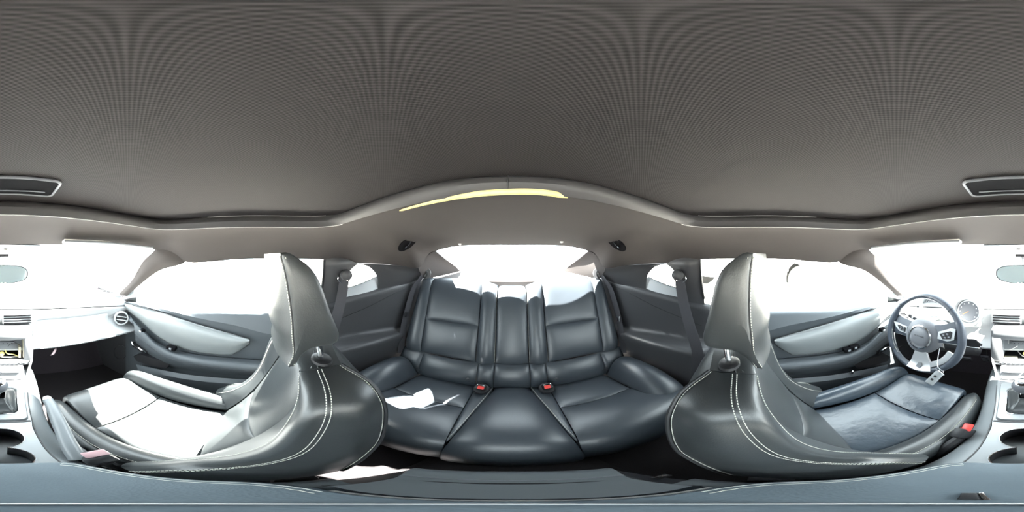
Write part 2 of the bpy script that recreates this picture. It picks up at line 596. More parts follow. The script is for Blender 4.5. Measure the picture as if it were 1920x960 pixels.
# ------------------------------------------------------------------ pillars, glass, walls (passenger side first, then mirrored)
A_out = [PX(346, 493, -.645), PX(300, 507, -.66), PX(265, 532, -.70), PX(238, 555, -.735)]
A_in = [PX(290, 469, -.60), PX(268, 490, -.625), PX(246, 527, -.68), PX(220, 553, -.72)]
LAB = {1: 'passenger side', -1: 'driver side'}
TR = [0]
def trim_name():
    TR[0] += 1
    return 'trim_%d' % TR[0]
DOORS = {}
def side(sg):
    MX[0] = sg
    nm = LAB[sg]
    who = 'beside the steering wheel' if sg < 0 else 'beside the passenger seat'
    # A pillar
    rows = []
    for a, b in zip(A_out, A_in):
        mid = lerp(a, b, .5)
        mid = tuple(c*(1-.02/max(1e-6, Vector(mid).length)) for c in mid)
        rows.append([a, mid, b])
    rows.insert(0, [add(p, (-.012, .015, .03)) for p in rows[0]])
    t = slab(trim_name(), rows, 'liner', None, 24, 9, .02, (1, .4, -.3))
    tag(t, 'grey windscreen pillar cover on the %s' % nm, 'pillar trim', kind='structure')
    tube('cover_joint', [PX(250, 500, -.62), PX(258, 512, -.655), PX(266, 519, -.672)], .0009, 'plastic_dark', t, 6, res=8)
    # windscreen side joint below
    # B pillar
    rows = [[add(PX(608, 487, -.637), (-.012, 0, .04)), add(PX(640, 490, -.62), (-.03, 0, .045)), add(PX(672, 493, -.646), (-.012, 0, .04))],
            [PX(608, 487, -.637), PX(640, 490, -.62), PX(672, 493, -.646)],
            [PX(607, 505, -.645), PX(632, 507, -.63), PX(656, 508, -.655)],
            [PX(604, 535, -.675), PX(628, 536, -.66), PX(649, 537, -.68)],
            [PX(600, 560, -.70), PX(622, 562, -.69), PX(643, 566, -.70)],
            [PX(596, 600, -.715), PX(620, 603, -.70), PX(645, 605, -.705)]]
    t = slab(trim_name(), rows, 'plastic', None, 16, 10, .03, (1, 0, 0))
    tag(t, 'charcoal belt pillar cover behind the %s window' % nm, 'pillar trim', kind='structure')
    tube('window_seal', [add(PX(609, 487, -.637), (.002, -.004, 0)), PX(607, 505, -.645), PX(604, 535, -.675), PX(600, 560, -.70)], .006, 'plastic_dark', t, 8, res=12)
    # quarter wall beside the rear seat
    def wrow(zs, xs, ys=(.26, .42, .58, .74, .98)):
        return [(-.775, .235, zs[0]), (xs[0]-.004, .25, zs[0])]+[(x, y, z) for x, y, z in zip(xs, ys, zs)]
    rows = [wrow((-.235, -.205, -.188, -.165, -.145), (-.715, -.695, -.675, -.64, -.60)),
            wrow((-.25, -.225, -.205, -.185, -.165), (-.695, -.68, -.66, -.625, -.585)),
            wrow((-.33, -.30, -.28, -.26, -.24), (-.70, -.685, -.665, -.63, -.59)),
            wrow((-.42, -.425, -.43, -.44, -.45), (-.69, -.68, -.66, -.63, -.60)),
            wrow((-.430, -.437, -.447, -.458, -.47), (-.67, -.66, -.64, -.62, -.60)),
            wrow((-.440, -.447, -.460, -.478, -.49), (-.605, -.597, -.585, -.578, -.58)),
            wrow((-.460, -.467, -.480, -.498, -.51), (-.592, -.585, -.577, -.572, -.575)),
            wrow((-.60, -.60, -.60, -.60, -.60), (-.60, -.595, -.588, -.582, -.585)),
            wrow((-1.0,)*5, (-.62, -.61, -.60, -.59, -.58))]
    wl = slab('wall_left' if sg > 0 else 'wall_right', rows, 'plastic', None, 60, 28, .02, (1, 0, 0))
    tag(wl, 'charcoal moulded side panel with arm ledge beside the rear seat, %s' % nm, 'side panel', kind='structure')
    tube('panel_crease', [(-.694, .30, -.345), (-.683, .42, -.312), (-.662, .58, -.27), (-.626, .74, -.215), (-.60, .86, -.185)], .0012, 'plastic_dark', wl, 6, res=16)
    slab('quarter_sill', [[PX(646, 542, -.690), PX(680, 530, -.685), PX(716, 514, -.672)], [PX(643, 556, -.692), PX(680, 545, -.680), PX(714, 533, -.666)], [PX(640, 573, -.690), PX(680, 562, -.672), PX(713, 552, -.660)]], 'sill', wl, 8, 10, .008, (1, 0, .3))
    slab('outer_skin', [[(-.795, .275, -.285), (-.76, .6, -.20), (-.70, 1.0, -.17), (-.66, 1.5, -.17)], [(-.86, .275, -.45), (-.90, .6, -.42), (-.88, 1.0, -.42), (-.80, 1.7, -.42)], [(-.82, .275, -1.08), (-.86, .6, -.95), (-.86, 1.0, -.75), (-.80, 1.7, -.9)]], 'body', wl, 12, 16, .012, (-1, 0, 0))
    # C pillar cover: quarter window to belt guide
    rows = [[(-.645, .455, -.036), (-.618, .57, -.042), (-.582, .66, -.05), (-.52, .807, -.071)],
            [PX(694, 502, -.645), PX(708, 503, -.63), PX(740, 507, -.60), (-.535, .85, -.095)],
            [PX(708, 522, -.655), PX(722, 522, -.635), PX(748, 521, -.605), (-.55, .90, -.125)],
            [PX(709, 548, -.665), PX(728, 543, -.65), PX(752, 536, -.625), (-.58, .95, -.15)]]
    t = slab(trim_name(), rows, 'plastic', None, 16, 16, .02, (1, -.4, 0))
    tag(t, 'grey rear roof pillar cover behind the small %s quarter window' % nm, 'pillar trim', kind='structure')
    rows = [[(-.50, .866, -.003), (-.48, .885, .018), (-.46, .905, .03)],
            [(-.515, .83, -.045), (-.485, .98, -.03), (-.455, 1.07, -.03)],
            [(-.525, .81, -.072), (-.50, 1.0, -.08), (-.44, 1.25, -.095)],
            [(-.55, .92, -.15), (-.52, 1.05, -.15), (-.43, 1.32, -.13)]]
    t = slab(trim_name(), rows, 'liner', None, 12, 12, .02, (1, -.4, 0))
    tag(t, 'pale rear window side cover above the shelf, %s' % nm, 'pillar trim', kind='structure')
    MX[0] = 1

side(1)
side(-1)

GL = {}
def win(n, rows, label, m='glass', nu=14, nv=20, out=(0, 0, -1), thick=.004):
    o = slab('window_%d' % n, rows, m, None, nu, nv, thick, out)
    tag(o, label, 'window', kind='structure')
    return o
# windscreen
WSB = [(-.735, -.76, -.255), (-.62, -.96, -.238), (-.42, -1.14, -.225), (-.2, -1.24, -.217), (0, -1.27, -.215)]
WSB = WSB+[(-p[0], p[1], p[2]) for p in WSB[-2::-1]]
WST = [(-.605, -.425, .03), (-.42, -.545, .045), (-.22, -.605, .05), (0, -.621, .05)]
WST = WST+[(-p[0], p[1], p[2]) for p in WST[-2::-1]]
w1 = win(1, [WST, [(a.x*.5+b.x*.5, a.y*.5+b.y*.5, a.z*.5+b.z*.5+.035) for a, b in zip(cr(WST, lin(9)), cr(WSB, lin(9)))], WSB], 'wide raked windscreen above the dashboard', nv=32)
def sideglass(sg, n):
    MX[0] = sg
    topl = [PX(238, 556, -.737), PX(265, 532, -.703), PX(300, 506, -.663), (-.648, -.29, -.024), (-.638, -.06, -.008), (-.638, .12, -.008), (-.64, .30, -.012)]
    bot = [PX(236, 566, -.765), PX(262, 568, -.772), PX(300, 574, -.774), PX(345, 580, -.774), PX(440, 583, -.774), PX(520, 584, -.774), (-.765, .30, -.268)]
    mid = [lerp(a, b, .5) for a, b in zip(topl, bot)]
    mid = [(p[0]-.012, p[1], p[2]) for p in mid]
    win(n, [topl, mid, bot], 'large %s door window' % LAB[sg], out=(1, 0, 0), nv=24)
    q = [[(-.648, .44, -.03), (-.64, .53, -.036), (-.635, .60, -.045)],
         [PX(650, 535, -.685), PX(680, 528, -.68), PX(712, 518, -.675)],
         [PX(640, 575, -.71), PX(680, 568, -.705), PX(716, 560, -.70)]]
    qg = win(n+2, q, 'small %s quarter window beside the rear seat' % LAB[sg], out=(1, 0, 0), nu=8, nv=10)
    tube('glass_divider', [PX(648, 541, -.686), PX(680, 530, -.683), PX(711, 516, -.674)], .0022, 'plastic_dark', qg, 6, res=8)
    MX[0] = 1
sideglass(1, 2)
sideglass(-1, 3)
RGT = [(-.475, .92, .0367), (-.30, .905, .0645), (0, .886, .0645), (.30, .905, .0645), (.475, .92, .0367)]
RGB = [(-.45, 1.33, -.12), (-.295, 1.42, -.12), (0, 1.46, -.118), (.295, 1.42, -.12), (.45, 1.33, -.12)]
RGM = [((a[0]+b[0])/2, (a[1]+b[1])/2, (a[2]+b[2])/2+.02) for a, b in zip(RGT, RGB)]
win(6, [RGT, RGM, RGB], 'sloping rear window over the rear seat tops', 'glass_rear', nv=24)
# window edge lines on the rear glass
for s_ in (1, -1):
    tube('glass_edge', [(-.462*s_, .905, .031), (-.456*s_, 1.07, -.028), (-.44*s_, 1.25, -.094)], .0025, 'plastic_dark', bpy.data.objects['window_6'], 6, res=10)

# floor, front bulkhead, rear bulkhead, shelf
def fz(x, y):
    a = max(0, 1-(abs(x)/.17)**2)
    return -1.0+.17*a**.6*(1 if y > -.9 else 1)
xs = [-.80, -.6, -.4, -.25, -.17, -.165, -.15, -.12, -.08, -.04, 0, .04, .08, .12, .15, .165, .17, .25, .4, .6, .8]
G = [[Vector((x, y, fz(x, y))) for x in xs] for y in (-1.40, -1.1, -.8, -.4, 0, .4, .8, 1.0)]
B = [[Vector((p.x, p.y, -1.03)) for p in r] for r in G]
fl = slabG('floor', G, B, 'carpet')
tag(fl, 'black cabin carpet with a raised centre tunnel', 'floor', kind='structure')
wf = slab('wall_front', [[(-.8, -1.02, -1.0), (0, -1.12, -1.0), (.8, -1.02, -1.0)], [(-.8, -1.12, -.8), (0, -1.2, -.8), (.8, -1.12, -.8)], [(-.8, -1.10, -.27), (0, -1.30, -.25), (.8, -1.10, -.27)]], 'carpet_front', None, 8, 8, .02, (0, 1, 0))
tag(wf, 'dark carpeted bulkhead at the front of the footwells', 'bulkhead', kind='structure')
wr = slab('wall_rear', [[(-.7, 1.03, -1.0), (.7, 1.03, -1.0)], [(-.66, 1.05, -.17), (.66, 1.05, -.17)]], 'carpet', None, 4, 4, .02, (0, -1, 0))
tag(wr, 'dark panel closing the trunk behind the rear seat', 'bulkhead', kind='structure')
sh_ = slab(trim_name(), [[(-.56, 1.02, -.23), (0, 1.02, -.23), (.56, 1.02, -.23)], [(-.56, 1.018, -.175), (0, 1.018, -.175), (.56, 1.018, -.175)], [(-.56, 1.03, -.165), (0, 1.03, -.165), (.56, 1.03, -.165)], [(-.5, 1.2, -.15), (0, 1.25, -.145), (.5, 1.2, -.15)], [(-.44, 1.36, -.135), (0, 1.48, -.128), (.44, 1.36, -.135)]], 'liner', None, 8, 12, .02, (0, 0, 1))
tag(sh_, 'grey parcel shelf behind the rear seat backs', 'shelf', kind='structure')
for s_ in (1, -1):
    MX[0] = s_
    kp = slab(trim_name(), [[(-.775, -.70, -.27), (-.775, -1.15, -.25)], [(-.77, -.70, -1.0), (-.75, -1.15, -1.0)]], 'plastic', None, 4, 4, .02, (1, 0, 0))
    tag(kp, 'black kick panel at the end of the %s footwell' % LAB[s_], 'kick panel', kind='structure')
    tube('speaker_ring', [add(PX(226+12*cos(a), 660+13*sin(a), -.765), (.004, 0, 0)) for a in [2*pi*k/20 for k in range(20)]], .003, 'plastic', kp, 6, closed=True)
    MX[0] = 1

# ------------------------------------------------------------------ doors
def door(sg, n):
    MX[0] = sg
    nm = LAB[sg]
    d = thing('door_%d' % n, 'inside of the %s car door with silver grey insert and armrest' % nm, 'car door', (-.78, -.2, -1.0), kind='structure')
    belt = [PX(236, 566, -.757), PX(262, 568, -.762), PX(300, 574, -.764), PX(345, 580, -.764), PX(440, 583, -.764), PX(520, 584, -.764), (-.755, .27, -.27)]
    ys = [p[1] for p in belt]
    sill = [(p[0]+.018, p[1], p[2]-.006) for p in belt]
    crease = [PX(238, 568, -.742), PX(276, 573, -.742), PX(308, 580, -.738), PX(345, 590, -.732), PX(440, 610, -.725), PX(520, 627, -.72), (-.715, .27, -.33)]
    slab('upper_panel', [belt, sill, crease], 'door', d, 10, 24, .015, (1, 0, .5))
    r3 = [PX(236, 572, -.752), PX(270, 580, -.752), PX(308, 590, -.750), PX(345, 603, -.748), PX(440, 630, -.745), PX(520, 652, -.745), (-.735, .27, -.42)]
    r4 = [(p[0], p[1], -.47) for p in r3]
    r5 = [(-.755, y, -.60) for y in ys]
    r6 = [(-.755, y, -.98) for y in ys]
    slab('lower_panel', [crease, r3, r4, r5, r6], 'door', d, 30, 24, .015, (1, 0, 0))
    slab('outer_skin', [[(p[0]-.03, p[1], p[2]-.012) for p in belt], [(-.85, y, -.45) for y in ys], [(-.87, y, -.75) for y in ys], [(-.82, y, -1.08) for y in ys]], 'body', d, 12, 20, .012, (-1, 0, 0))
    # insert
    top_ = [(234, 567), (270, 577), (308, 588), (350, 601), (390, 613), (430, 624), (467, 634)]
    bot_ = [(233, 579), (262, 601), (289, 627), (322, 647), (370, 661), (434, 666), (468, 646)]
    rows = []
    for f, dx in ((0, 0), (.2, .016), (.5, .024), (.8, .012), (1, -.004)):
        rows.append([PX(a[0]+(b[0]-a[0])*f, a[1]+(b[1]-a[1])*f, -.728+dx) for a, b in zip(top_, bot_)])
    pad('insert', rows, 'insert', d, 16, 26, .0, .004, .02, (1, 0, .3), 12)
    edge = [PX(u, v, -.722) for u, v in top_]+[PX(u, v, -.728) for u, v in bot_[::-1]]
    tube('insert_edge', edge, .0016, 'plastic_dark', d, 6, closed=True)
    # armrest: rolls out under the insert and carries the pull pocket
    t0 = [(243, 590), (268, 615), (292, 640), (325, 655), (370, 665), (430, 671), (500, 676)]
    t1 = [(250, 604), (275, 630), (300, 652), (335, 667), (380, 677), (440, 684), (500, 688)]
    t2 = [(253, 628), (280, 650), (305, 668), (345, 681), (390, 688), (440, 694), (500, 698)]
    t3 = [(255, 645), (283, 667), (309, 684), (348, 693), (390, 699), (440, 703), (500, 706)]
    rows = [[PX(u, v, x) for u, v in t] for t, x in ((t0, -.735), (t1, -.685), (t2, -.680), (t3, -.735))]
    slab('armrest', rows, 'door', d, 16, 26, .02, (1, 0, .4))
    tube('armrest_seam', [PX(u, v-1, -.679) for u, v in t2], .0013, 'plastic_dark', d, 6, res=20)
    # pull pocket and lower bin
    pk = [PX(u, v, -.71) for u, v in ((250, 668), (262, 664), (300, 676), (318, 684), (312, 691), (280, 685), (256, 677))]
    prism('pull_pocket', pk, (-.03, 0, 0), 'plastic_dark', d)
    bn = [[PX(255, 683, -.70), PX(320, 697, -.69), PX(420, 709, -.69), PX(480, 712, -.69)], [PX(258, 692, -.685), PX(320, 706, -.67), PX(420, 718, -.67), PX(480, 722, -.67)], [PX(262, 735, -.72), PX(320, 745, -.71), PX(420, 760, -.70), PX(480, 765, -.70)]]
    slab('map_bin', bn, 'door', d, 10, 16, .02, (1, 0, 0))
    # latch lever
    lv = thing_part = prism('latch_recess', [PX(u, v, -.722) for u, v in ((245, 643), (252, 641), (270, 652), (277, 660), (272, 664), (255, 654))], (-.02, 0, 0), 'plastic_dark', d)
    tube('latch_lever', [PX(247, 641, -.71), PX(250, 648, -.70), PX(260, 653, -.695), PX(268, 657, -.70), PX(273, 662, -.71)], .0055, 'chrome', d, 8, res=14)
    # switches
    for k, (u, v) in enumerate(((266, 620), (322, 652)) if sg > 0 else ((266, 618), (318, 650), (330, 655))):
        c = PX(u, v, -.697)
        box('window_switch', c, (.030, .05 if k else .032, .022), 'black', d, .004)
        box('rocker', add(c, (.015, 0, 0)), (.006, .014, .012), 'satin' if k == 0 else 'grey', d, .002)
    if sg < 0:
        lathe('door_lamp', [(.010, 0), (.010, .006), (.007, .009), (0, .010)], PX(322, 697, -.682), (1, 0, .3), 'chrome', d, 18)
    # triangular mirror cover
    prism('mirror_corner', [PX(231, 562, -.75), PX(238, 548, -.745), PX(252, 540, -.745), PX(250, 558, -.75)], (-.015, 0, 0), 'grey', d)
    MX[0] = 1
    return d
door(1, 1)
door(-1, 2)

# ------------------------------------------------------------------ dashboard
def yc(x): return -.82+.075*(abs(x)/.7)**2
def zc(x): return -.288-.042*(abs(x)/.7)**2
dash = thing('dashboard', 'pale sunlit dashboard running under the windscreen', 'dashboard', (0, -.95, -.53))
XS = [-.745, -.62, -.45, -.3, -.15, 0, .15, .3, .45, .62, .745]
def drow(fn): return [fn(x) for x in XS]
q = lambda x: abs(x)/.72
base_r = drow(lambda x: (x, -1.25+.47*q(x)**2.4, -.222-.03*q(x)**2))
slab('top_pad', [base_r, drow(lambda x: (x, yc(x)-.19*(1-.7*q(x)**2)-.02, zc(x)+.058)), drow(lambda x: (x, yc(x)-.055, zc(x)+.040)),
     drow(lambda x: (x, yc(x)-.012, zc(x)+.022)), drow(lambda x: (x, yc(x)-.010, zc(x)+.008))], 'dash', dash, 20, 40, .02, (0, .3, 1))
slab('seam_strip', [drow(lambda x: (x, yc(x)-.014, zc(x)+.010)), drow(lambda x: (x, yc(x)-.016, zc(x)-.004))], 'dash_seam', dash, 3, 40, .006, (0, 1, 0))
slab('fascia', [drow(lambda x: (x, yc(x)-.010, zc(x)+.001)), drow(lambda x: (x, yc(x)-.002, zc(x)-.008)), drow(lambda x: (x, yc(x)-.010, zc(x)-.045)),
     drow(lambda x: (x, yc(x)-.020, -.40)), drow(lambda x: (x, yc(x)+.02, -.455)), drow(lambda x: (x, yc(x)+.065, -.488)), drow(lambda x: (x, yc(x)+.055, -.502)), drow(lambda x: (x, yc(x)-.05, -.515))],
     'dash', dash, 30, 40, .02, (0, 1, 0))
slab('under_panel', [drow(lambda x: (x, yc(x)+.05, -.503)), drow(lambda x: (x, yc(x)-.12, -.52)), drow(lambda x: (x, -1.12, -.50))], 'plastic_dark', dash, 6, 20, .01, (0, 0, -1))
# top lid
lid = [(x, y, -.248+.01*(y+.9)) for x, y in ((-.125, -.98), (.125, -.98), (.135, -.90), (-.135, -.90))]
prism('storage_lid', lid, (0, 0, .012), 'dash', dash)
tube('lid_joint', [(x, y, z+.0125) for x, y, z in lid], .0018, 'dash_seam', dash, 6, closed=True)
# centre vents: housing, three slats each
for s_ in (1, -1):
    cx = .087*s_
    box('vent_housing', (cx, -.812, -.331), (.150, .02, .056), 'dash', dash, .006)
    for k in range(4):
        zz = -.3095-.0145*k
        box('vent_slot', (cx, -.8015, zz), (.138, .008, .0065), 'black', dash, .001)
# round side vents
for s_ in (1, -1):
    MX[0] = s_
    c = PX(228, 597, -.665)
    n_ = (.55, .8, .2)
    v_ = lathe('round_vent', [(.046, -.03), (.046, -.004), (.042, .002), (.037, .002), (.035, -.006), (.0, -.006)], c, n_, 'satin', dash, 28)
    lathe('vent_face', [(.035, -.005), (.034, -.002), (0, -.002)], c, n_, 'plastic_dark', v_, 24)
    a_, b_, d_ = axes(n_)
    for k in (-1, 1):
        cc = Vector(c)+b_*(.011*k)
        tube('vent_vane', [cc-a_*.03+b_*.006, cc, cc+a_*.03-b_*.006], .0028, 'satin', v_, 6, res=6)
    MX[0] = 1
# glovebox door
gb = [[(x, yc(x)-.004, -.352-.01*abs(x)) for x in (-.60, -.45, -.3, -.19)], [(x, yc(x)+.006, -.42) for x in (-.60, -.45, -.3, -.19)], [(x, yc(x)+.073, -.487) for x in (-.60, -.45, -.3, -.19)]]
pad('glovebox_door', gb, 'dash', dash, 14, 18, .004, .006, .02, (0, 1, 0), 14)
# centre stack with the empty radio slot
YS = -.73
def stackbox(nm, x0, x1, z0, z1, y=YS, d=.09, m='stack', bev=.008): return box(nm, ((x0+x1)/2, y-d/2, (z0+z1)/2), (x1-x0, d, z1-z0), m, dash, bev)
stackbox('stack_brow', -.145, .145, -.4185, -.365)
stackbox('stack_side', -.150, -.108, -.575, -.40)
stackbox('stack_side', .097, .150, -.575, -.40)
stackbox('stack_sill', -.145, .145, -.585, -.543)
box('radio_bay_back', (-.005, -.86, -.48), (.21, .01, .13), 'plastic_dark', dash, .001)
for x in (-.106, .095):
    box('bay_wall', (x, -.80, -.48), (.003, .12, .125), 'beige' if x < 0 else 'grey', dash, .0005)
box('bay_floor', (-.005, -.80, -.541), (.205, .12, .003), 'plastic_dark', dash, .0005)
box('bay_bracket', (.06, -.748, -.538), (.06, .02, .008), 'beige', dash, .001)
box('bay_bracket', (-.09, -.752, -.50), (.012, .03, .07), 'beige', dash, .001)
for k in range(2):
    box('connector_strip', (-.005, -.79, -.437-.024*k), (.13, .03, .016), 'stack', dash, .002)
    for j in range(6):
        box('connector_hole', (-.055+.02*j, -.7745, -.437-.024*k), (.005, .002, .004), 'plastic_dark', dash, 0)
tube('bay_arch', [(-.095, -.752, -.468), (-.085, -.75, -.452), (-.065, -.75, -.445), (-.045, -.75, -.452), (-.037, -.752, -.468)], .0012, 'plastic_dark', dash, 6, res=14)
tube('loose_wire', [(.075, -.80, -.45), (.07, -.76, -.49), (.055, -.75, -.482), (.03, -.755, -.465)], .0025, 'white', dash, 6, res=16)
tube('loose_wire', [(-.02, -.80, -.47), (-.03, -.745, -.505), (-.06, -.745, -.515), (-.08, -.752, -.53)], .003, 'yellow', dash, 6, res=16)
tube('loose_wire', [(.03, -.80, -.53), (.0, -.745, -.528), (-.04, -.742, -.53), (-.085, -.75, -.535)], .0028, 'white', dash, 6, res=16)
lathe('tape_ball', [(0, -.014), (.010, -.010), (.014, 0), (.010, .010), (0, .014)], (-.008, -.752, -.513), (1, .3, 0), 'yellow', dash, 10)
for k in range(11):
    box('stack_button', (-.105+.021*k, -.7285, -.566), (.014, .006, .009), 'hub', dash, .001)
    box('button_mark', (-.105+.021*k, -.7245, -.566), (.008, .001, .004), 'black', dash, 0)
# climate panels, sloping towards the shifter
rot = Matrix.Rotation(radians(-50), 4, 'X')
for s_ in (1, -1):
    cx = .047*s_
    p_ = box('climate_panel', (cx, -.690, -.594), (.084, .012, .036), 'stack', dash, .005, rot)
    box('climate_display', (cx, -.686, -.591), (.066, .008, .020), 'black', p_, .004, rot)
    for k in range(3):
        box('climate_knob', (cx-.02+.02*k, -.6825, -.588), (.011, .004, .006), 'satin' if k != 1 else 'plastic_dark', p_, .002, rot)
    t_ = box('lower_tray', (cx, -.655, -.613), (.084, .012, .030), 'stack', dash, .004, rot)
    box('tray_mark', (cx-.02, -.6505, -.610), (.022, .003, .008), 'plastic_dark' if s_ < 0 else 'white', t_, .001, rot)
box('stack_base', (0, -.70, -.630), (.21, .11, .05), 'stack', dash, .01, Matrix.Rotation(radians(-40), 4, 'X'))
for s_ in (1, -1):
    MX[0] = s_
    slab('stack_flank', [[(-.150, -.735, -.37), (-.152, -.735, -.48), (-.145, -.725, -.56), (-.125, -.69, -.605), (-.112, -.65, -.628)], [(-.152, -.80, -.37), (-.156, -.80, -.49), (-.152, -.79, -.58), (-.140, -.76, -.65), (-.130, -.70, -.70)], [(-.152, -.90, -.37), (-.158, -.90, -.5), (-.156, -.90, -.62), (-.148, -.88, -.75), (-.138, -.80, -.85)]], 'stack', dash, 12, 16, .01, (-1, 0, 0))
    MX[0] = 1
# gauge pods, in the dash colour paled for glare
for gx, gz in ((.495, -.30), (.285, -.30)):
    c = (gx, -.80, gz)
    nn = (0, 1, .12)
    pod = lathe('gauge_pod', [(.070, -.10), (.080, -.02), (.082, .03), (.078, .035), (.070, .03), (.066, -.01), (0, -.012)], c, nn, 'dash', dash, 32)
    lathe('gauge_ring', [(.062, -.010), (.062, -.004), (.056, -.004), (.056, -.010)], c, nn, 'satin', pod, 32)
    lathe('gauge_face', [(.056, -.009), (.056, -.006), (0, -.006)], c, nn, 'hub', pod, 32)
    a_, b_, d_ = axes(nn)
    for k in range(9):
        w = radians(220-k*32.5)
        pc = Vector(c)+a_*(cos(w)*.046)+b_*(sin(w)*.046)+d_*(-.005)
        box('gauge_mark', pc, (.006, .002, .006), 'white', pod, .001)
    tube('needle', [Vector(c)+d_*(-.003), Vector(c)+a_*(-.03)+b_*(-.02)+d_*(-.003)], .0015, 'orange', pod, 5)
box('cluster_shelf', (.39, -.84, -.375), (.34, .08, .05), 'dash', dash, .02)
slab('knee_panel', [[(.20, -.76, -.47), (.40, -.755, -.47), (.62, -.74, -.47)], [(.20, -.745, -.515), (.40, -.735, -.52), (.62, -.73, -.51)], [(.22, -.78, -.57), (.40, -.77, -.575), (.60, -.76, -.56)]], 'plastic', dash, 8, 12, .02, (0, 1, 0))
prism('knee_pocket', [PY(u, v, -.735) for u, v in ((1808, 634), (1830, 636), (1840, 645), (1836, 653), (1812, 650))], (0, .01, 0), 'plastic_dark', dash)
tube('pocket_edge', [PY(u, v, -.724) for u, v in ((1812, 649.5), (1824, 651.5), (1836, 652.5))], .002, 'satin', dash, 6, res=8)

# ------------------------------------------------------------------ mirror, visors, overhead housing
rm = thing('rear_view_mirror', 'rounded rear-view mirror hanging from the windscreen', 'mirror', (0, -.62, -.11))
mo = []
for k in range(36):
    w = 2*pi*k/36
    x = .108*math.copysign(abs(cos(w))**.55, cos(w)); z = .033*math.copysign(abs(sin(w))**.75, sin(w))
    z -= .006*(1-(x/.108)**2) if z < 0 else 0
    mo.append((x, z))
mr = Matrix.Rotation(radians(-3), 3, 'X')
def mpt(x, z, y): return tuple(mr @ Vector((x, y, z))+Vector((0, -.62, -.068)))
sec = [(1.0, 0.0), (1.04, -.008), (.98, -.022), (.7, -.034), (.0, -.038)]
vv, ff = [], []
for sc, yy in sec: vv += [mpt(x*sc, z*sc, yy) for x, z in mo]
ff = gfaces(len(sec), 36, 0, True)
mesh('mirror_housing', vv, ff, 'grey', rm)
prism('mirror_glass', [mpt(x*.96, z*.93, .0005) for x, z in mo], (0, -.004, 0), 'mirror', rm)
for k in range(4):
    box('mirror_button', mpt(-.02+.014*k, -.035, .0), (.008, .006, .004), 'white', rm, .001)
tube('mirror_stem', [(0, -.652, -.05), (.004, -.66, -.02), (.006, -.67, .005)], [.006, .005, .0055, .006, .009, .006], 'grey', rm, 8, res=6)
oh = thing('overhead_sensor_housing', 'pale sensor housing on the windscreen above the mirror', 'housing', (0, -.66, -.002))
box('housing_body', (0, -.672, .022), (.22, .06, .026), 'visor', oh, .008)
box('dark_bar', (0, -.668, .002), (.072, .03, .012), 'plastic_dark', oh, .003)
for s_ in (1, -1):
    box('side_bar', (s_*.062, -.668, .006), (.045, .02, .003), 'plastic_dark', oh, .001)
    box('housing_clip', (s_*.022, -.64, .028), (.016, .004, .004), 'black', oh, .001)
tube('header_gap', [(-.155, -.612, .0425), (0, -.622, .0425), (.155, -.612, .0425)], .0022, 'plastic_dark', ceiling, 6, res=16)
for s_ in (1, -1):
    MX[0] = s_
    sv = thing('sun_visor', 'pale folded sun visor above the %s' % ('passenger seat' if s_ > 0 else 'steering wheel'), 'sun visor', (-.37, -.48, .03), 'sun visors')
    rows = [[(-.212, -.505, .050), (-.37, -.452, .044), (-.53, -.395, .031)], [(-.216, -.54, .0445), (-.37, -.49, .037), (-.53, -.428, .0255)], [(-.235, -.572, .038), (-.37, -.525, .031), (-.52, -.455, .020)]]
    pad('visor_panel', rows, 'visor', sv, 10, 20, .003, .005, .008, (0, 0, -1), 10)
    tube('visor_rod', [(-.212, -.507, .0505), (-.37, -.450, .046), (-.53, -.390, .034)], .004, 'grey', sv, 8, res=12)
    box('mirror_flap', (-.39, -.487, .0345), (.13, .045, .006), 'white', sv, .002, Matrix.Rotation(radians(-19), 4, 'Z') @ Matrix.Rotation(radians(9), 4, 'X'))
    MX[0] = 1
# coat hooks, clips
for s_ in (1, -1):
    MX[0] = s_
    c, n_ = on_ceiling(764, 457)
    ck = thing('coat_hook', 'dark fold-down coat hook in the headliner, %s' % LAB[s_], 'coat hook', c, 'coat hooks')
    a_, b_, d_ = axes(n_, (0, 1, 0))
    lathe('hook_cup', [(.050, .0), (.049, .0025), (.035, .001), (0, .0015)], c, n_, 'black', ck, 28, sx=.95, sy=.9, up=(0, 1, 0))
    tube('hook_bar', [c+a_*-.020+d_*.004, c+a_*-.004-b_*.006+d_*.010, c+a_*.012+d_*.004], .003, 'chrome', ck, 6, res=8)
    lathe('hook_screw', [(.005, .001), (.005, .005), (0, .006)], c+a_*.018+b_*.003, n_, 'chrome', ck, 10)
    MX[0] = 1
for s_, (u, v) in ((1, (862, 457)), (-1, (1053, 453))):
    c, n_ = on_ceiling(u, v)
    cl = lathe('trim_clip', [(.009, 0), (.009, .003), (.006, .006), (0, .0065)], c, n_, 'white', None, 16)
    tag(cl, 'round white trim clip in the headliner above the rear window, %s' % LAB[s_], 'trim clip', 'trim clips')

# ------------------------------------------------------------------ centre console
con = thing('center_console', 'grey centre console between the front seats with cup holders and armrest', 'console', (0, -.2, -1.0))
ZD = -.62
DKY = [-.635, -.56, -.45, -.35, -.25, -.165]
def cside(s_):
    MX[0] = s_
    rows = []
    for y, w in zip([-.82, -.74, -.66, -.56, -.45, -.35, -.25, -.15, -.02, .06], [.112, .110, .106, .094, .080, .072, .068, .069, .075, .08]):
        rows.append([(-w, y, ZD), (-w-.012, y, ZD-.002), (-w-.034, y, ZD-.018), (-w-.046, y, ZD-.06), (-max(.118, w), y, -.75), (-max(.12, w), y, -.98)])
    slab('side_skin', rows, 'console', con, 30, 16, .01, (-1, 0, .3))
    tube('side_joint', [(-w-.002, y, ZD+.001) for y, w in zip([-.6, -.56, -.45, -.35, -.25, -.17], [.099, .094, .080, .072, .068, .069])], .0016, 'dash_seam', con, 6, res=18)
    MX[0] = 1
cside(1); cside(-1)
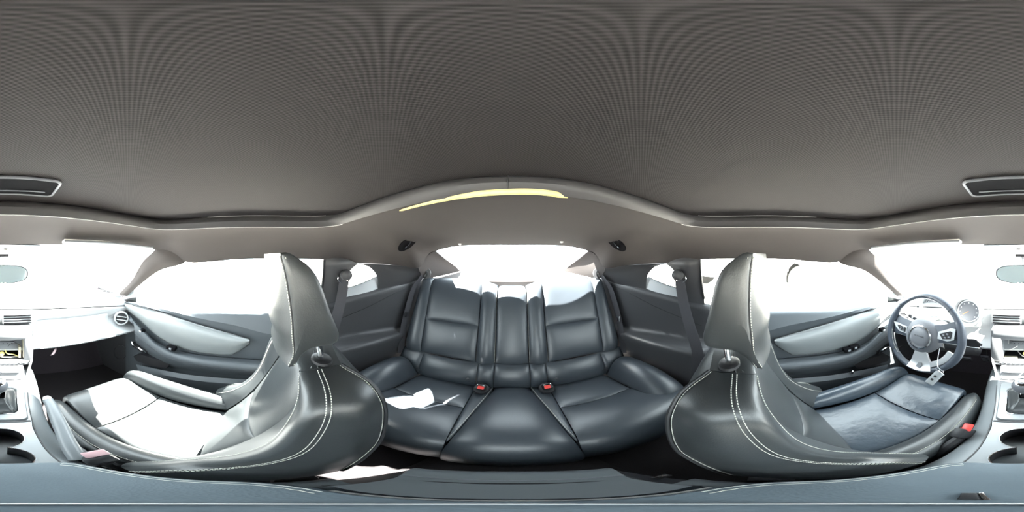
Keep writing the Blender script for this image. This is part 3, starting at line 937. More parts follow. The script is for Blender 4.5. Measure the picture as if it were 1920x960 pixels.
slab('front_deck', [[(-w, y, ZD+.001), (0, y, ZD+.001), (w, y, ZD+.001)] for y, w in ((-.69, .108), (-.66, .106), (-.56, .094), (-.45, .080), (-.374, .074))], 'deck', con, 10, 6, .006, (0, 0, 1))
# deck plate with the figure-eight cup opening
hole = []
c1, c2, rr = -.302, -.213, .046
dy = (c2-c1)/2
a0 = math.acos(dy/rr)
for k in range(25):
    w = a0+(2*pi-2*a0)*k/24
    hole.append((rr*sin(w), c1+rr*cos(w)))
for k in range(25):
    w = pi+a0+(2*pi-2*a0)*k/24
    hole.append((rr*sin(w), c2+rr*cos(w)))
outer = [(-.069, -.165), (.069, -.165), (.068, -.25), (.070, -.35), (.074, -.375), (-.074, -.375), (-.070, -.35), (-.068, -.25)]
bm = bmesh.new()
def loopv(L): 
    vs = [bm.verts.new((x, y, 0)) for x, y in L]
    return [bm.edges.new((vs[i], vs[(i+1) % len(vs)])) for i in range(len(vs))]
ed = loopv(outer)+loopv(hole)
bmesh.ops.triangle_fill(bm, use_beauty=True, use_dissolve=False, edges=ed)
bm.verts.index_update()
pv = [(v.co.x, v.co.y, ZD+.003) for v in bm.verts]
pf = [tuple(v.index for v in f.verts) for f in bm.faces]
bm.free()
mesh('cup_deck', pv, pf, 'deck', con, smooth=False)
wv = [(x, y, ZD+.004) for x, y in hole]+[(x*.97, y, ZD-.03) for x, y in hole]+[(x*.93, y, ZD-.075) for x, y in hole]
nh = len(hole)
mesh('cup_well', wv, gfaces(3, nh, 0, True), 'plastic_dark', con)
prism('cup_floor', [(x*.94, y, ZD-.07) for x, y in hole], (0, 0, -.004), 'console', con, smooth=False)
tube('cup_rim', [(x, y, ZD+.0035) for x, y in hole], .0016, 'chrome', con, 6, closed=True)
# shifter bezel
bz = []
for cx, cy, a0_ in ((.062, -.395, 0), (.08, -.60, 270), (-.08, -.60, 180), (-.062, -.395, 90)):
    pass
def rrect(hx0, hx1, y0, y1, r, z, n=5):
    """rounded trapezoid: half width hx0 at y0 (rear) and hx1 at y1 (front)"""
    P = []
    for cx, cy, s in ((hx0-r, y0-r, 0), (-hx0+r, y0-r, 90), (-hx1+r, y1+r, 180), (hx1-r, y1+r, 270)):
        for k in range(n):
            w = radians(s+90*k/(n-1))
            P.append((cx+r*cos(w), cy+r*sin(w), z))
    return P
A1 = rrect(.070, .088, -.385, -.615, .014, ZD+.002)
A2 = rrect(.067, .085, -.388, -.612, .014, ZD+.012)
A3 = rrect(.050, .058, -.415, -.575, .020, ZD+.013)
A4 = rrect(.046, .054, -.420, -.570, .020, ZD+.006)
nn = len(A1)
mesh('shifter_bezel', A1+A2+A3+A4, gfaces(4, nn, 0, True), 'deck', con)
tube('bezel_ring', [(x, y, ZD+.0135) for x, y, z in A3], .0022, 'chrome', con, 6, closed=True)
box('bezel_step', (0, -.380, ZD-.001), (.146, .010, .012), 'dash_seam', con, .003)
box('front_ramp', (0, -.635, ZD-.006), (.19, .05, .02), 'stack', con, .008)
# armrest lid
ol = [(0, -.168), (-.05, -.164), (-.076, -.150), (-.094, -.10), (-.102, -.04), (-.102, .0), (-.085, .024), (-.05, .034), (0, .037)]
olf = cr([(x, y, 0) for x, y in ol], lin(28))
full = olf+[Vector((-p.x, p.y, 0)) for p in olf[-2:0:-1]]
vv = []
secs = [(1.0, -.60), (1.01, -.565), (1.0, -.548), (.965, -.541), (.80, -.539), (.5, -.538), (.2, -.5375), (0, -.5375)]
for s_, z in secs:
    vv += [(p.x*s_, (p.y+.065)*s_-.065, z) for p in full]
lidm = mesh('armrest_lid', vv, gfaces(len(secs), len(full), 0, True), 'armrest', con)
tube('rear_piping', [(p.x*1.005, (p.y+.065)*1.005-.065, -.548) for p in full[22:34]], .0022, 'lip', lidm, 6)
for f, off in ((.95, 0), (.90, 0)):
    for s_ in (1, -1):
        pth = [(s_*p.x*f, (p.y+.065)*f-.065, -.5398) for p in olf[5:23]]
        tube('lid_seam', pth, .0005, 'thread', lidm, 5)
lq = Matrix.Rotation(radians(19), 4, 'Z')
box('lid_latch', (.0172, -.0490, -.5375), (.0062, .022, .006), 'plastic_dark', lidm, .001, lq)
box('latch_plate', (.0128, -.0505, -.5375), (.0025, .024, .005), 'chrome', lidm, .001, lq)
# rear of the console: dark well, ridge and slot
rows = [[(-.085, .042, -.585), (0, .046, -.585), (.085, .042, -.585)], [(-.09, .10, -.645), (0, .106, -.645), (.09, .10, -.645)], [(-.10, .125, -.68), (0, .135, -.68), (.10, .125, -.68)],
        [(-.11, .15, -.70), (0, .165, -.70), (.11, .15, -.70)], [(-.115, .17, -.74), (0, .19, -.74), (.115, .17, -.74)], [(-.12, .185, -.86), (0, .20, -.86), (.12, .185, -.86)]]
slab('rear_cover', rows, 'console', con, 20, 16, .012, (0, .6, 1))
tube('rear_slot', [(-.088, .100, -.652), (0, .1135, -.654), (.088, .100, -.652)], .004, 'plastic_dark', con, 6, flat=.6, res=16)
tube('rear_highlight_edge', [(-.10, .122, -.6765), (0, .132, -.6765), (.10, .122, -.6765)], .0016, 'grey', con, 6, res=16)
box('rear_latch', (.115, .088, -.66), (.022, .010, .008), 'plastic_dark', con, .002)
tube('rear_latch_pin', [(.108, .092, -.655), (.122, .088, -.655)], .002, 'chrome', con, 6)
for s_ in (1, -1):
    MX[0] = s_
    slab('rear_flank', [[(-.080, .04, -.59), (-.10, .125, -.68), (-.112, .17, -.74), (-.118, .185, -.86)], [(-.125, .04, -.70), (-.128, .10, -.75), (-.13, .15, -.80), (-.13, .18, -.87)]], 'plastic', con, 6, 12, .01, (-1, 0, .2))
    MX[0] = 1

# gear lever
gl = thing('gear_lever', 'gear lever with chrome-capped knob and wrinkled leather boot on the console', 'gear lever', (0, -.49, ZD))
bs = [(1.0, ZD+.007), (.92, ZD+.022), (.80, ZD+.030), (.62, ZD+.042), (.52, ZD+.046), (.40, ZD+.060), (.30, ZD+.064)]
B0 = rrect(.047, .055, -.419, -.571, .020, 0, 9)
vv = []
for s_, z in bs:
    for k, (x, y, _) in enumerate(B0):
        w = 1+.05*sin(k*1.7+z*300)*(1-abs(2*s_-1.2))
        vv.append((x*s_*w, (y+.495)*s_*w-.495+.01*(1-s_), z))
mesh('boot', vv, gfaces(len(bs), len(B0), 0, True), 'leather', gl)
lathe('lever_collar', [(.017, 0), (.019, .008), (.016, .016), (.011, .018)], (.004, -.485, ZD+.058), (0, 0, 1), 'satin', gl, 20)
tube('lever_rod', [(.004, -.485, ZD+.065), (.005, -.483, ZD+.10)], .008, 'chrome', gl, 10)
lathe('knob', [(.010, -.034), (.018, -.030), (.027, -.018), (.032, 0), (.030, .014), (.022, .025), (.012, .030), (0, .031)], (.006, -.482, ZD+.128), (0, .1, 1), 'hub', gl, 24)
lathe('knob_cap', [(.0225, .0246), (.020, .0275), (0, .0325)], (.006, -.482, ZD+.128), (0, .1, 1), 'chrome', gl, 20)

# parking brake
pb = thing('parking_brake_lever', 'grey parking brake lever with pale button beside the console', 'brake lever', (-.10, -.20, -.66))
pa = [PZ(148, 862, -.625), PZ(132, 838, -.605), PZ(112, 795, -.585), PZ(96, 760, -.57), PZ(90, 750, -.566)]
tube('lever_grip', pa, [.014, .015, .016, .016, .0165, .017, .018, .018, .018, .0175, .017, .016], 'console', pb, 14, flat=.8, res=12)
e0, e1 = Vector(pa[-2]), Vector(pa[-1])
dd = (e1-e0).normalized()
lathe('release_button', [(.014, -.004), (.014, .006), (.011, .014), (0, .017)], e1+dd*.002, dd, 'white', pb, 18)
slab('lever_gaiter', [[(-.075, -.155, -.625), (-.125, -.155, -.640)], [(-.075, -.245, -.625), (-.13, -.245, -.645)]], 'plastic', pb, 6, 6, .02, (0, 0, 1))

# ------------------------------------------------------------------ front seats
def front_seat(sg, dy_):
    MX[0] = sg
    cx = -.345
    nm = 'passenger' if sg > 0 else 'driver'
    lab = 'black leather front passenger seat glaring in sunlight' if sg > 0 else 'black leather driver seat with worn cushion behind the steering wheel'
    st = thing('front_seat', lab, 'car seat', (cx, -.2+dy_, -1.0), 'front seats')
    sh3 = lambda L: [(p[0], p[1]+dy_, p[2]) for p in L]
    R = [(-.25, .144, -.225), (-.2, .164, -.246), (-.17, .165, -.279), (-.16, .162, -.341), (-.155, .147, -.452), (-.15, .123, -.516), (-.15, .087, -.664)]
    D = [(-.25, .101, -.222), (-.2, .092, -.235), (-.17, .08, -.263), (-.16, .066, -.324), (-.152, .041, -.418), (-.15, .01, -.484), (-.148, -.0245, -.538), (-.13, -.069, -.566), (-.112, -.108, -.613)]
    I = [(-.255, .069, -.227), (-.215, .058, -.257), (-.195, .041, -.31), (-.185, .012, -.417), (-.182, -.0237, -.499), (-.172, -.083, -.575), (-.145, -.138, -.635)]
    V_ = [(-.285, .088, -.230), (-.255, .078, -.27), (-.24, .045, -.36), (-.235, .008, -.45), (-.23, -.040, -.56), (-.215, -.085, -.66)]
    C_ = [(cx, .088, -.230), (cx, .072, -.28), (cx, .035, -.36), (cx, 0, -.45), (cx, -.045, -.56), (cx, -.095, -.665)]
    K = 26
    s = lambda L: [Vector((p.x, p.y+dy_, p.z)) for p in cr(L, lin(K))]
    R, D, I, V_, C_ = map(s, (R, D, I, V_, C_))
    RB = [Vector((cx, p.y+.018, p.z+.004)) for p in R]
    def mid(A, B, off):
        return [(a+b)/2+Vector(off)*min(1, .25+3*k/(K-1))*(1-.3*k/(K-1)) for k, (a, b) in enumerate(zip(A, B))]
    RD = mid(R, D, (.014, 0, 0))
    DI = mid(D, I, (.010, -.014, .006))
    def part(name, cols, m, n=14, out=(1, 0, 0), thick=.02):
        rows = [[c[k] for c in cols] for k in range(K)]
        return slab(name, rows, m, st, 40, n, thick, out)
    mm = lambda c: [Vector((2*cx-p.x, p.y, p.z)) for p in c]
    lth = 'leather'
    part('back_panel', [mm(R), RB, R], lth, 16, (0, 1, 0))
    bk_ = lambda c: [p+Vector((0, .007, -.002)) for p in c]
    part('back_core', [bk_(mm(V_)), bk_(C_), bk_(V_)], lth, 10, (0, -1, 0))
    for f, o in ((lambda c: c, 1), (mm, -1)):
        part('side_panel', [f(R), f(RD), f(D)], lth, 12, (o, 0, 0))
        part('bolster', [f(D), f(DI), f(I), f(V_)], lth, 18, (o*.5, -1, 0))
        oo = Vector((o*.0015, 0, .0005))
        tube('rear_seam', [p+oo for p in f(R)], .0032, 'piping', st, 6)
        a_ = 'seam_stitching'
        for dx in (-.0035, .0035):
            stitches(a_, [p+Vector((o*.0028, dx, .001)) for p in f(D)], st)
        stitches(a_, [p+Vector((o*.002, -.006, .0015)) for p in f(R)], st)
        stitches(a_, [p+Vector((o*.0015, -.0015, .0015)) for p in f(I)], st)
    rows = []
    for k in range(0, K, 5):
        rows.append([mm(V_)[k], (mm(V_)[k]+C_[k])/2+Vector((0, -.006, 0)), C_[k]+Vector((0, -.004, 0)), (V_[k]+C_[k])/2+Vector((0, -.006, 0)), V_[k]])
    half = len(rows)//2+1
    pad('back_insert', rows[:half], lth, st, 16, 20, .006, .007, .03, (0, -1, .3), 10)
    pad('back_insert', rows[half-1:], lth, st, 16, 20, .006, .007, .03, (0, -1, .3), 10)
    # top cap between the seams
    tr = [[mm(R)[0], RB[0]+Vector((0, 0, .004)), R[0]], [mm(D)[0], (cx, .118+dy_, -.214), D[0]], [mm(I)[0], (cx, .088+dy_, -.216), I[0]], [mm(V_)[1], (cx, .070+dy_, -.236), V_[1]]]
    slab('back_top', tr, lth, st, 10, 14, .02, (0, 0, 1))
    tube('top_seam', cr([tuple(p) for p in (mm(D)[0], (cx, .119+dy_, -.2125), D[0])], lin(12)), .0016, 'piping', st, 6)
    # headrest
    ho = (0, dy_, 0.0)
    FS = [(.037, .001), (.045, -.0325), (.0536, -.0926), (.0556, -.130), (.0572, -.171), (.049, -.198)]
    PF = FS[::-1]+[(.036, .0045), (.046, .0055), (.058, .000), (.083, -.018), (.0994, -.043), (.118, -.096), (.1325, -.137), (.1338, -.150), (.128, -.1595), (.105, -.161), (.086, -.161), (.0688, -.174), (.0576, -.197), (.052, -.200)]
    PC = [(0, y, z) for y, z in PF]
    PC = cr(PC+[PC[0]], lin(61))[:-1]
    cyp = sum(p.y for p in PC)/60; czp = sum(p.z for p in PC)/60
    def fsy(z):
        for (y0, z0), (y1, z1) in zip(FS, FS[1:]):
            if z <= z0 and z >= z1: return y0+(y1-y0)*(z-z0)/(z1-z0)
        return FS[0][0] if z > 0 else FS[-1][0]
    SX = [-1.05, -1.047, -1.04, -1.028, -1.012, -1.0, -.985, -.94, -.85, -.7, -.5, -.25, 0, .25, .5, .7, .85, .94, .985, 1.0, 1.012, 1.028, 1.04, 1.047, 1.05]
    SCL = {1.05: .15, 1.047: .45, 1.04: .72, 1.028: .88, 1.012: .965}
    hy = (lambda z: -.04+.13*(z+.2)) if sg < 0 else (lambda z: 0.0)
    vv = []
    for sx in SX:
        sc = SCL.get(abs(sx), 1.0)
        for p in PC:
            w = min(1, max(0, (fsy(p.z)+.010-p.y)/.010))
            e = max(0, sin(pi*min(1, max(0, (p.z+.205)/.225))))**.5
            bl = .030*w*(.25+.75*e)*(1-min(1, abs(sx))**2.6)
            vv.append((cx+.105*sx, cyp+(p.y-cyp)*sc-bl+hy(p.z), czp+(p.z-czp)*sc))
    n = 60
    f_ = gfaces(len(SX), n, 0, True)+[tuple(range(n)), tuple(range((len(SX)-1)*n, len(SX)*n))]
    hr = mesh('headrest', vv, f_, lth, st, angle=75)
    for o in (1, -1):
        pth = [(cx+o*.1055, y+hy(z), z) for y, z in FS]
        tube('front_seam', pth, .0014, 'piping', hr, 6, res=24)
        for q_ in (.004, -.004):
            stitches('seam_stitching', [(p[0]+o*(.0015 if q_ > 0 else 0), p[1]+q_+.002, p[2]) for p in pth], hr, .0048, .0032, .0006)
        px = cx+o*.072
        tube('post', [(px, .108+hy(-.155), -.155), (px, .116+dy_, -.225)], .0058, 'chrome', hr, 12)
        lathe('post_collar', [(.025, -.006), (.024, .0), (.019, .003), (.009, .0035)], (px, .116+dy_, -.2145), (0, .05, 1), 'plastic_dark', st, 24, sy=.75)
    # cushion
    wl = 'leather_worn' if sg < 0 else 'leather'
    xi = [-.478, -.41, -.345, -.28, -.212]
    def row(y, z, sag=0): return [(x, y+dy_, z-sag*(1-((x-cx)/.133)**2)) for x in xi]
    pad('cushion_insert', [row(-.06, -.685), row(-.18, -.678, .004), row(-.315, -.664, .002)], wl, st, 18, 18, .010, .008, .03, (0, 0, 1), 10)
    pad('cushion_insert', [row(-.318, -.664), row(-.41, -.643), row(-.488, -.632), row(-.524, -.655), row(-.532, -.71), row(-.520, -.78)], wl, st, 22, 18, .006, .008, .03, (0, -.4, 1), 10, free=('u1',))
    for o, f in ((1, lambda x: x), (-1, lambda x: 2*cx-x)):
        rws = []
        for y, zz, xo in ((-.05, -.008, 0), (-.14, 0, 0), (-.25, .002, 0), (-.37, .010, -.003), (-.465, .006, -.010), (-.512, -.02, -.026), (-.526, -.08, -.034)):
            if o < 0:
                hh = .034*min(1, max(0, (-.09-y)/.10))+zz
                rws.append([(-.478, y+dy_, -.674+zz), (-.488, y+dy_, -.650+hh*.6), (-.510, y+dy_, -.636+hh), (-.542-xo*.5, y+dy_, -.642+hh), (-.560-xo, y+dy_, -.69+zz), (-.552-xo, y+dy_, -.79)])
                continue
            rws.append([(f(-.212), y+dy_, -.672+zz+.0), (f(-.192), y+dy_, -.648+zz), (f(-.162+xo*.5), y+dy_, -.636+zz), (f(-.138+xo), y+dy_, -.650+zz), (f(-.128+xo), y+dy_, -.69+zz), (f(-.130+xo), y+dy_, -.78)])
        pad('cushion_bolster', rws, 'leather_worn' if (sg < 0 and o < 0) else 'leather', st, 26, 22, 0, .004, .012, (o*.3, 0, 1), 14, free=('v1',))
        if o < 0: continue
        stitches('seam_stitching', [(f(-.150+.0), y+dy_, -.639+z) for y, z in ((-.06, -.006), (-.14, .0015), (-.25, .0035), (-.37, .0115), (-.45, .007))], st)
        tube('bolster_piping', [(f(-.150), y+dy_, -.6405+z) for y, z in ((-.06, -.006), (-.14, .0015), (-.25, .0035), (-.37, .0115), (-.45, .007))], .0012, 'piping', st, 6, res=24)
    box('seat_base', (cx, -.22+dy_, -.85), (.38, .48, .18), 'plastic_dark', st, .02)
    for o in (1, -1):
        box('seat_rail', (cx+o*.15, -.2+dy_, -.965), (.03, .55, .07), 'plastic_dark', st, .004)
    lathe('recline_hinge', [(.03, 0), (.03, .012), (.012, .016), (0, .017)], (-.535, -.075+dy_, -.66), (-1, 0, 0), 'grey', st, 18)
    # recline/height lever trim on the outboard side
    MX[0] = 1
    return st
front_seat(1, 0)
front_seat(-1, -.05)

# ------------------------------------------------------------------ rear seat
rs = thing('rear_bench', 'black leather rear bench with two sculpted places and a centre hump', 'car seat', (0, .5, -.95))
# side-view of the back: (y, z) from the bottom edge up and over the top
BK = [(.728, -.565), (.742, -.52), (.79, -.41), (.845, -.30), (.895, -.205), (.925, -.160), (.955, -.140), (1.0, -.150)]
BC = [(.722, -.562), (.735, -.52), (.780, -.42), (.825, -.32), (.862, -.245), (.885, -.210), (.915, -.190), (.97, -.188), (1.04, -.19)]
def brow(pr_, xs_, i, dip=None): return [(x, pr_[i][0]+(dip(x) if dip else 0), pr_[i][1]) for x in xs_]
SPLIT = .405
def backpts(prof, z0, z1, n):
    P = cr([(0, y, z) for y, z in prof], lin(120))
    P = [p for p in P if z0-.002 <= p.z <= z1+.002 or (p.z >= z0 and z1 > 0)]
    k = max(1, (len(P)-1)//(n-1))
    Q = P[::k]
    if Q[-1] is not P[-1]: Q.append(P[-1])
    return [(p.y, p.z) for p in Q]
low = backpts(BK, -.6, -.372, 4)
upp = backpts(BK, -.375, 1, 8)
allb = backpts(BK, -.6, 1, 10)
ctr = backpts(BC, -.6, 1, 10)
def xmix(z, xb, xt): 
    t = min(1, max(0, (z+.565)/.40))
    return xb+(xt-xb)*t
def cols(prof, xbs, xts, dip=0.0, cup=0.0):
    rows = []
    for y, z in prof:
        r = []
        for a, b in zip(xbs, xts):
            x = xmix(z, a, b)
            r.append((x, y+dip*0-cup*((abs(x)-.31)/.15)**2, z))
        rows.append(r)
    return rows
for sg in (1, -1):
    MX[0] = sg
    ins_b, ins_t = [-.452, -.36, -.26, -.168], [-.487, -.38, -.28, -.172]
    pad('back_insert', cols(low, ins_b, ins_t, 0, .012), 'leather_rear', rs, 14, 18, .006, .009, .03, (0, -1, .4), 12)
    pad('back_insert', cols(upp, ins_b, ins_t, 0, .012), 'leather_rear', rs, 20, 18, .006, .009, .03, (0, -1, .4), 12, free=('u1',))
    pad('back_bolster', [[(xmix(z, -.558, -.562), y+.045, z-.012), (xmix(z, -.560, -.562), y-.002, z), (xmix(z, -.52, -.54), y-.026, z), (xmix(z, -.452, -.487), y-.012, z)] for y, z in allb], 'leather_rear', rs, 26, 14, .004, .008, .02, (.2, -1, .3), 12, free=('u1',))
    pad('back_strip', [[(xmix(z, -.166, -.170), y*(1-k)+yc2*k-.010, z) for k, yc2 in ((0, 0),)]+[(xmix(z, -.125, -.13), (y+y2)/2-.022, (z+z2)/2+.012*max(0, (z+.3)*2)), (xmix(z, -.076, -.082), y2-.004, z2)] for (y, z), (y2, z2) in zip(allb, ctr)], 'leather_rear', rs, 24, 12, .004, .008, .02, (0, -1, .4), 12, free=('u1',))
    stitches('seam_stitching', [(xmix(z, -.078, -.084), y-.0005, z+.001) for y, z in ctr[:-2]], rs, .006, .004, .0007)
    # lower roll
    rl = [(.722, -.562), (.700, -.585), (.672, -.635), (.660, -.700)]
    def roll(x0, x1): return [[(x, y, z) for x in (x0, (x0+x1)/2, x1)] for y, z in rl]
    for a, b in ((-.562, -.432), (-.430, -.152), (-.150, -.077)):
        pad('lower_roll', roll(a, b), 'leather_rear', rs, 12, 12, .006, .007, .02, (0, -1, .4), 10)
    # child-seat anchor covers
    for u, v in ((785, 687), (878, 709)):
        c = Vector(PY(u, v, .672 if u < 800 else .664))
        lathe('anchor_button', [(.006, 0), (.006, .003), (.003, .005), (0, .0052)], c+Vector((0, -.008, .004)), (0, -1, .5), 'plastic', rs, 12)
        tube('anchor_slit', [c+Vector((-.018, -.006, -.02)), c+Vector((0, -.010, -.013)), c+Vector((.018, -.006, -.02)), c+Vector((.022, -.004, -.035))], .0018, 'piping', rs, 6, res=10)
    # cushion
    YS_ = [(.715, -.712), (.665, -.700), (.57, -.682), (.485, -.672)]
    YF = [(.482, -.672), (.40, -.655), (.33, -.648), (.285, -.654), (.258, -.680), (.245, -.72), (.248, -.79), (.27, -.87)]
    def xin(y): return -.152+.035*max(0, min(1, (.62-y)/.37))**2.2
    def xcen(y):
        T_ = ((.64, -.075), (.533, -.097), (.437, -.110), (.30, -.1165))
        if y >= .64: return -.075
        for (a, b), (c_, d_) in zip(T_, T_[1:]):
            if y >= c_: return b+(d_-b)*(a-y)/(a-c_)
        return -.1165
    pad('cushion_rear_panel', [[(x, y, z) for x in (-.425, -.30, xin(y))] for y, z in YS_], 'leather_rear', rs, 12, 18, .006, .006, .03, (0, 0, 1), 12)
    pad('cushion_front_panel', [[(-.44-.1*min(1, max(0, .40-y)/.1), y, z), (-.30, y, z), (xin(y), y, z)] for y, z in YF], 'leather_rear', rs, 26, 20, .012, .006, .03, (0, -.4, 1), 12, free=('u1',))
    pad('cushion_strip', [[(xin(y)+.002, y, z-.004), ((xin(y)+xcen(y))/2, y, z-.004), (xcen(y), y, z-.006)] for y, z in ((.715, -.712), (.665, -.698), (.57, -.684), (.48, -.670), (.40, -.656), (.33, -.648), (.285, -.654))], 'leather_rear', rs, 16, 8, .002, .004, .02, (0, 0, 1), 12)
    pad('cushion_bolster', [[(-.565, y, z-.02), (-.540, y, z+.008), (-.48, y, z), (-.422-.0*y, y-.0, zb)] for y, z, zb in ((.66, -.60, -.695), (.58, -.585, -.682), (.50, -.580, -.672), (.42, -.590, -.664), (.35, -.62, -.664), (.30, -.66, -.68))], 'leather_rear', rs, 16, 14, .006, .008, .03, (0, 0, 1), 10)
    stitches('seam_stitching', [(xcen(y)-.002, y, z+.004) for y, z in ((.655, -.690), (.57, -.672), (.48, -.657), (.40, -.644), (.33, -.637), (.29, -.640))], rs, .006, .004, .0007)
    MX[0] = 1
pad('back_center', [[(x, y-.006*(1-(x/.08)**2), z) for x in (xmix(z, -.075, -.081), 0, xmix(z, .075, .081))] for y, z in ctr], 'leather_rear', rs, 26, 14, .006, .007, .03, (0, -1, .4), 12, free=('u1',))
pad('lower_roll', [[(x, y, z) for x in (-.075, 0, .075)] for y, z in rl], 'leather_rear', rs, 12, 12, .006, .006, .02, (0, -1, .4), 10)
cc = []
for y, z in ((.715, -.706), (.66, -.690), (.57, -.660), (.48, -.642), (.40, -.632), (.33, -.630), (.285, -.642), (.255, -.672), (.238, -.72), (.240, -.79), (.262, -.87)):
    h = -xcen(y)
    cc.append([(-h, y, z-.014), (-h*.5, y-.004, z), (0, y-.006, z+.003), (h*.5, y-.004, z), (h, y, z-.014)])
pad('cushion_center', cc, 'leather_rear', rs, 30, 20, .008, .006, .03, (0, -.4, 1), 12, free=('u1',))
box('seat_base', (0, .48, -.90), (1.06, .36, .10), 'plastic_dark', rs, .01)

# rear buckles
for i, (sg, c) in enumerate(((1, Vector((-.119, .617, -.655))), (-1, Vector((.135, .617, -.652))))):
    bk = thing('seat_belt_buckle', 'buckle with red button on the rear bench, %s' % LAB[sg], 'buckle', c-Vector((0, 0, .03)), 'seat belt buckles')
    rt = Matrix.Rotation(radians(35), 4, 'X') @ Matrix.Rotation(radians(sg*-8), 4, 'Z')
    lathe('buckle_well', [(.034, -.022), (.030, -.012), (.024, -.010)], c, (0, -.35, 1), 'plastic_dark', bk, 20)
    box('buckle_body', c, (.040, .030, .048), 'plastic_dark', bk, .006, rt)
    up_ = (rt.to_3x3() @ Vector((0, 0, 1)))
    fr_ = (rt.to_3x3() @ Vector((0, -1, 0)))
    box('release_button', c+up_*.022+fr_*.005+Vector((.003*sg, 0, 0)), (.026, .018, .008), 'red', bk, .003, rt)
    box('tongue_slot', c+up_*.0225-fr_*.0095, (.030, .004, .006), 'chrome', bk, .001, rt)
# front buckles
c = Vector(PZ(182, 853, -.575))
bk = thing('seat_belt_buckle', 'pink-topped buckle beside the passenger seat cushion', 'buckle', c-Vector((0, 0, .06)), 'seat belt buckles')
rt = Matrix.Rotation(radians(-30), 4, 'X') @ Matrix.Rotation(radians(15), 4, 'Y')
box('buckle_body', c+Vector((0, .006, -.028)), (.042, .026, .060), 'plastic_dark', bk, .006, rt)
box('release_button', c+Vector((0, -.004, .004)), (.036, .022, .008), 'pink', bk, .003, rt)
box('tongue_slot', c+Vector((0, -.014, .0065)), (.026, .005, .006), 'plastic_dark', bk, .001, rt)
tube('buckle_stalk', [c+Vector((0, .02, -.05)), c+Vector((-.005, .05, -.10)), c+Vector((-.005, .07, -.16))], .010, 'plastic_dark', bk, 8, res=8)
c = Vector(PZ(1812, 803, -.60))
bk = thing('seat_belt_buckle', 'buckle with red button beside the driver seat cushion', 'buckle', c-Vector((0, 0, .06)), 'seat belt buckles')
box('buckle_body', c+Vector((.002, .012, -.026)), (.030, .040, .058), 'plastic_dark', bk, .006, rt)
box('release_button', c+Vector((0, -.002, .005)), (.026, .030, .009), 'red', bk, .003, rt)
box('tongue_slot', c+Vector((.012, -.006, .009)), (.005, .022, .005), 'plastic_dark', bk, .001, rt)
tube('buckle_stalk', [c+Vector((.004, .03, -.04)), c+Vector((.010, .07, -.06)), c+Vector((.012, .10, -.10))], .013, 'plastic_dark', bk, 8, res=8)

# ------------------------------------------------------------------ belts
for sg in (1, -1):
    MX[0] = sg
    f = Vector(PX(645, 520, -.64))
    sb = thing('seat_belt', 'front seat belt hanging from its pillar loop, %s' % LAB[sg], 'seat belt', (-.63, .36, -.9), 'seat belts')
    lathe('loop_cover', [(.006, -.014), (.024, -.012), (.030, 0), (.026, .012), (.012, .018), (0, .019)], f+Vector((.012, .005, .012)), (1, -.2, 0), 'plastic', sb, 24, sx=1.0, sy=.85)
    tube('loop_ring', [f+Vector((.012*0+.002, .032*cos(a), -.002+.022*sin(a))) for a in [2*pi*k/20 for k in range(20)]], .0035, 'chrome', sb, 8, closed=True)
    ribbon('webbing', [f+Vector((.008, -.004, -.014)), PX(640, 560, -.632), PX(629, 605, -.615), PX(612, 665, -.59), (-.585, .30, -.95)], (.3, 1, 0), .046, .0016, 'belt', sb, 24)
    # rear belts
    g = Vector((-.535, .905, -.113))
    sr = thing('seat_belt', 'rear seat belt coming out of its guide beside the bench, %s' % LAB[sg], 'seat belt', (-.59, .75, -.6), 'seat belts')
    tube('belt_guide', [g+Vector((.018*cos(a), -.006+.004*cos(a), .026*sin(a))) for a in [2*pi*k/20 for k in range(20)]], .0045, 'plastic_dark', sr, 8, closed=True)
    lathe('guide_plate', [(.036, 0), (.034, .004), (.02, .005)], g+Vector((.006, .006, .0)), (.3, -1, .1), 'plastic', sr, 22, sx=.9)
    ribbon('webbing', [g+Vector((0, .0, .008)), g+Vector((-.008, -.02, -.015)), (-.578, .845, -.20), (-.588, .79, -.33), (-.580, .735, -.46), (-.562, .69, -.60)], (.25, 1, .3), .040, .0016, 'belt', sr, 24)
    if sg < 0:
        box('belt_tongue', (-.578, .758, -.385), (.006, .030, .035), 'chrome', sr, .003)
    else:
        box('belt_tongue', (-.580, .765, -.36), (.006, .024, .032), 'plastic_dark', sr, .003)
    MX[0] = 1

# ------------------------------------------------------------------ steering wheel
SC = Vector((.423, -.583, -.373))
TL = radians(14)
E1, E2, EN = Vector((-1, 0, 0)), Vector((0, -sin(TL), cos(TL))), Vector((0, cos(TL), sin(TL)))
def SW(a, b, h=0): return SC+E1*a+E2*b+EN*h
def polar(r, deg, h=0): return SW(r*cos(radians(deg)), r*sin(radians(deg)), h)
sw = thing('steering_wheel', 'worn leather steering wheel with ringed round hub', 'steering wheel', SW(0, -.2, -.1))
RW = .190
def arc(a0, a1, n, r=RW, h=0): return [polar(r, a0+(a1-a0)*k/(n-1), h) for k in range(n)]
tube('rim', [polar(RW, 360*k/72) for k in range(72)], .0155, 'steer', sw, 14, closed=True)
for a0, a1 in ((150, 222), (-42, 30)):
    tube('grip', arc(a0, a1, 22), [.0158]+[.0185]*20+[.0158], 'steer', sw, 14)
for a in (140, 224, 48, -50):
    tube('rim_joint', arc(a-.35, a+.35, 3), .0172, 'piping', sw, 14)
stitches('rim_stitching', [polar(RW-.0165, a_, .008) for a_ in range(185, 236, 3)], sw, .0065, .0045, .0009)
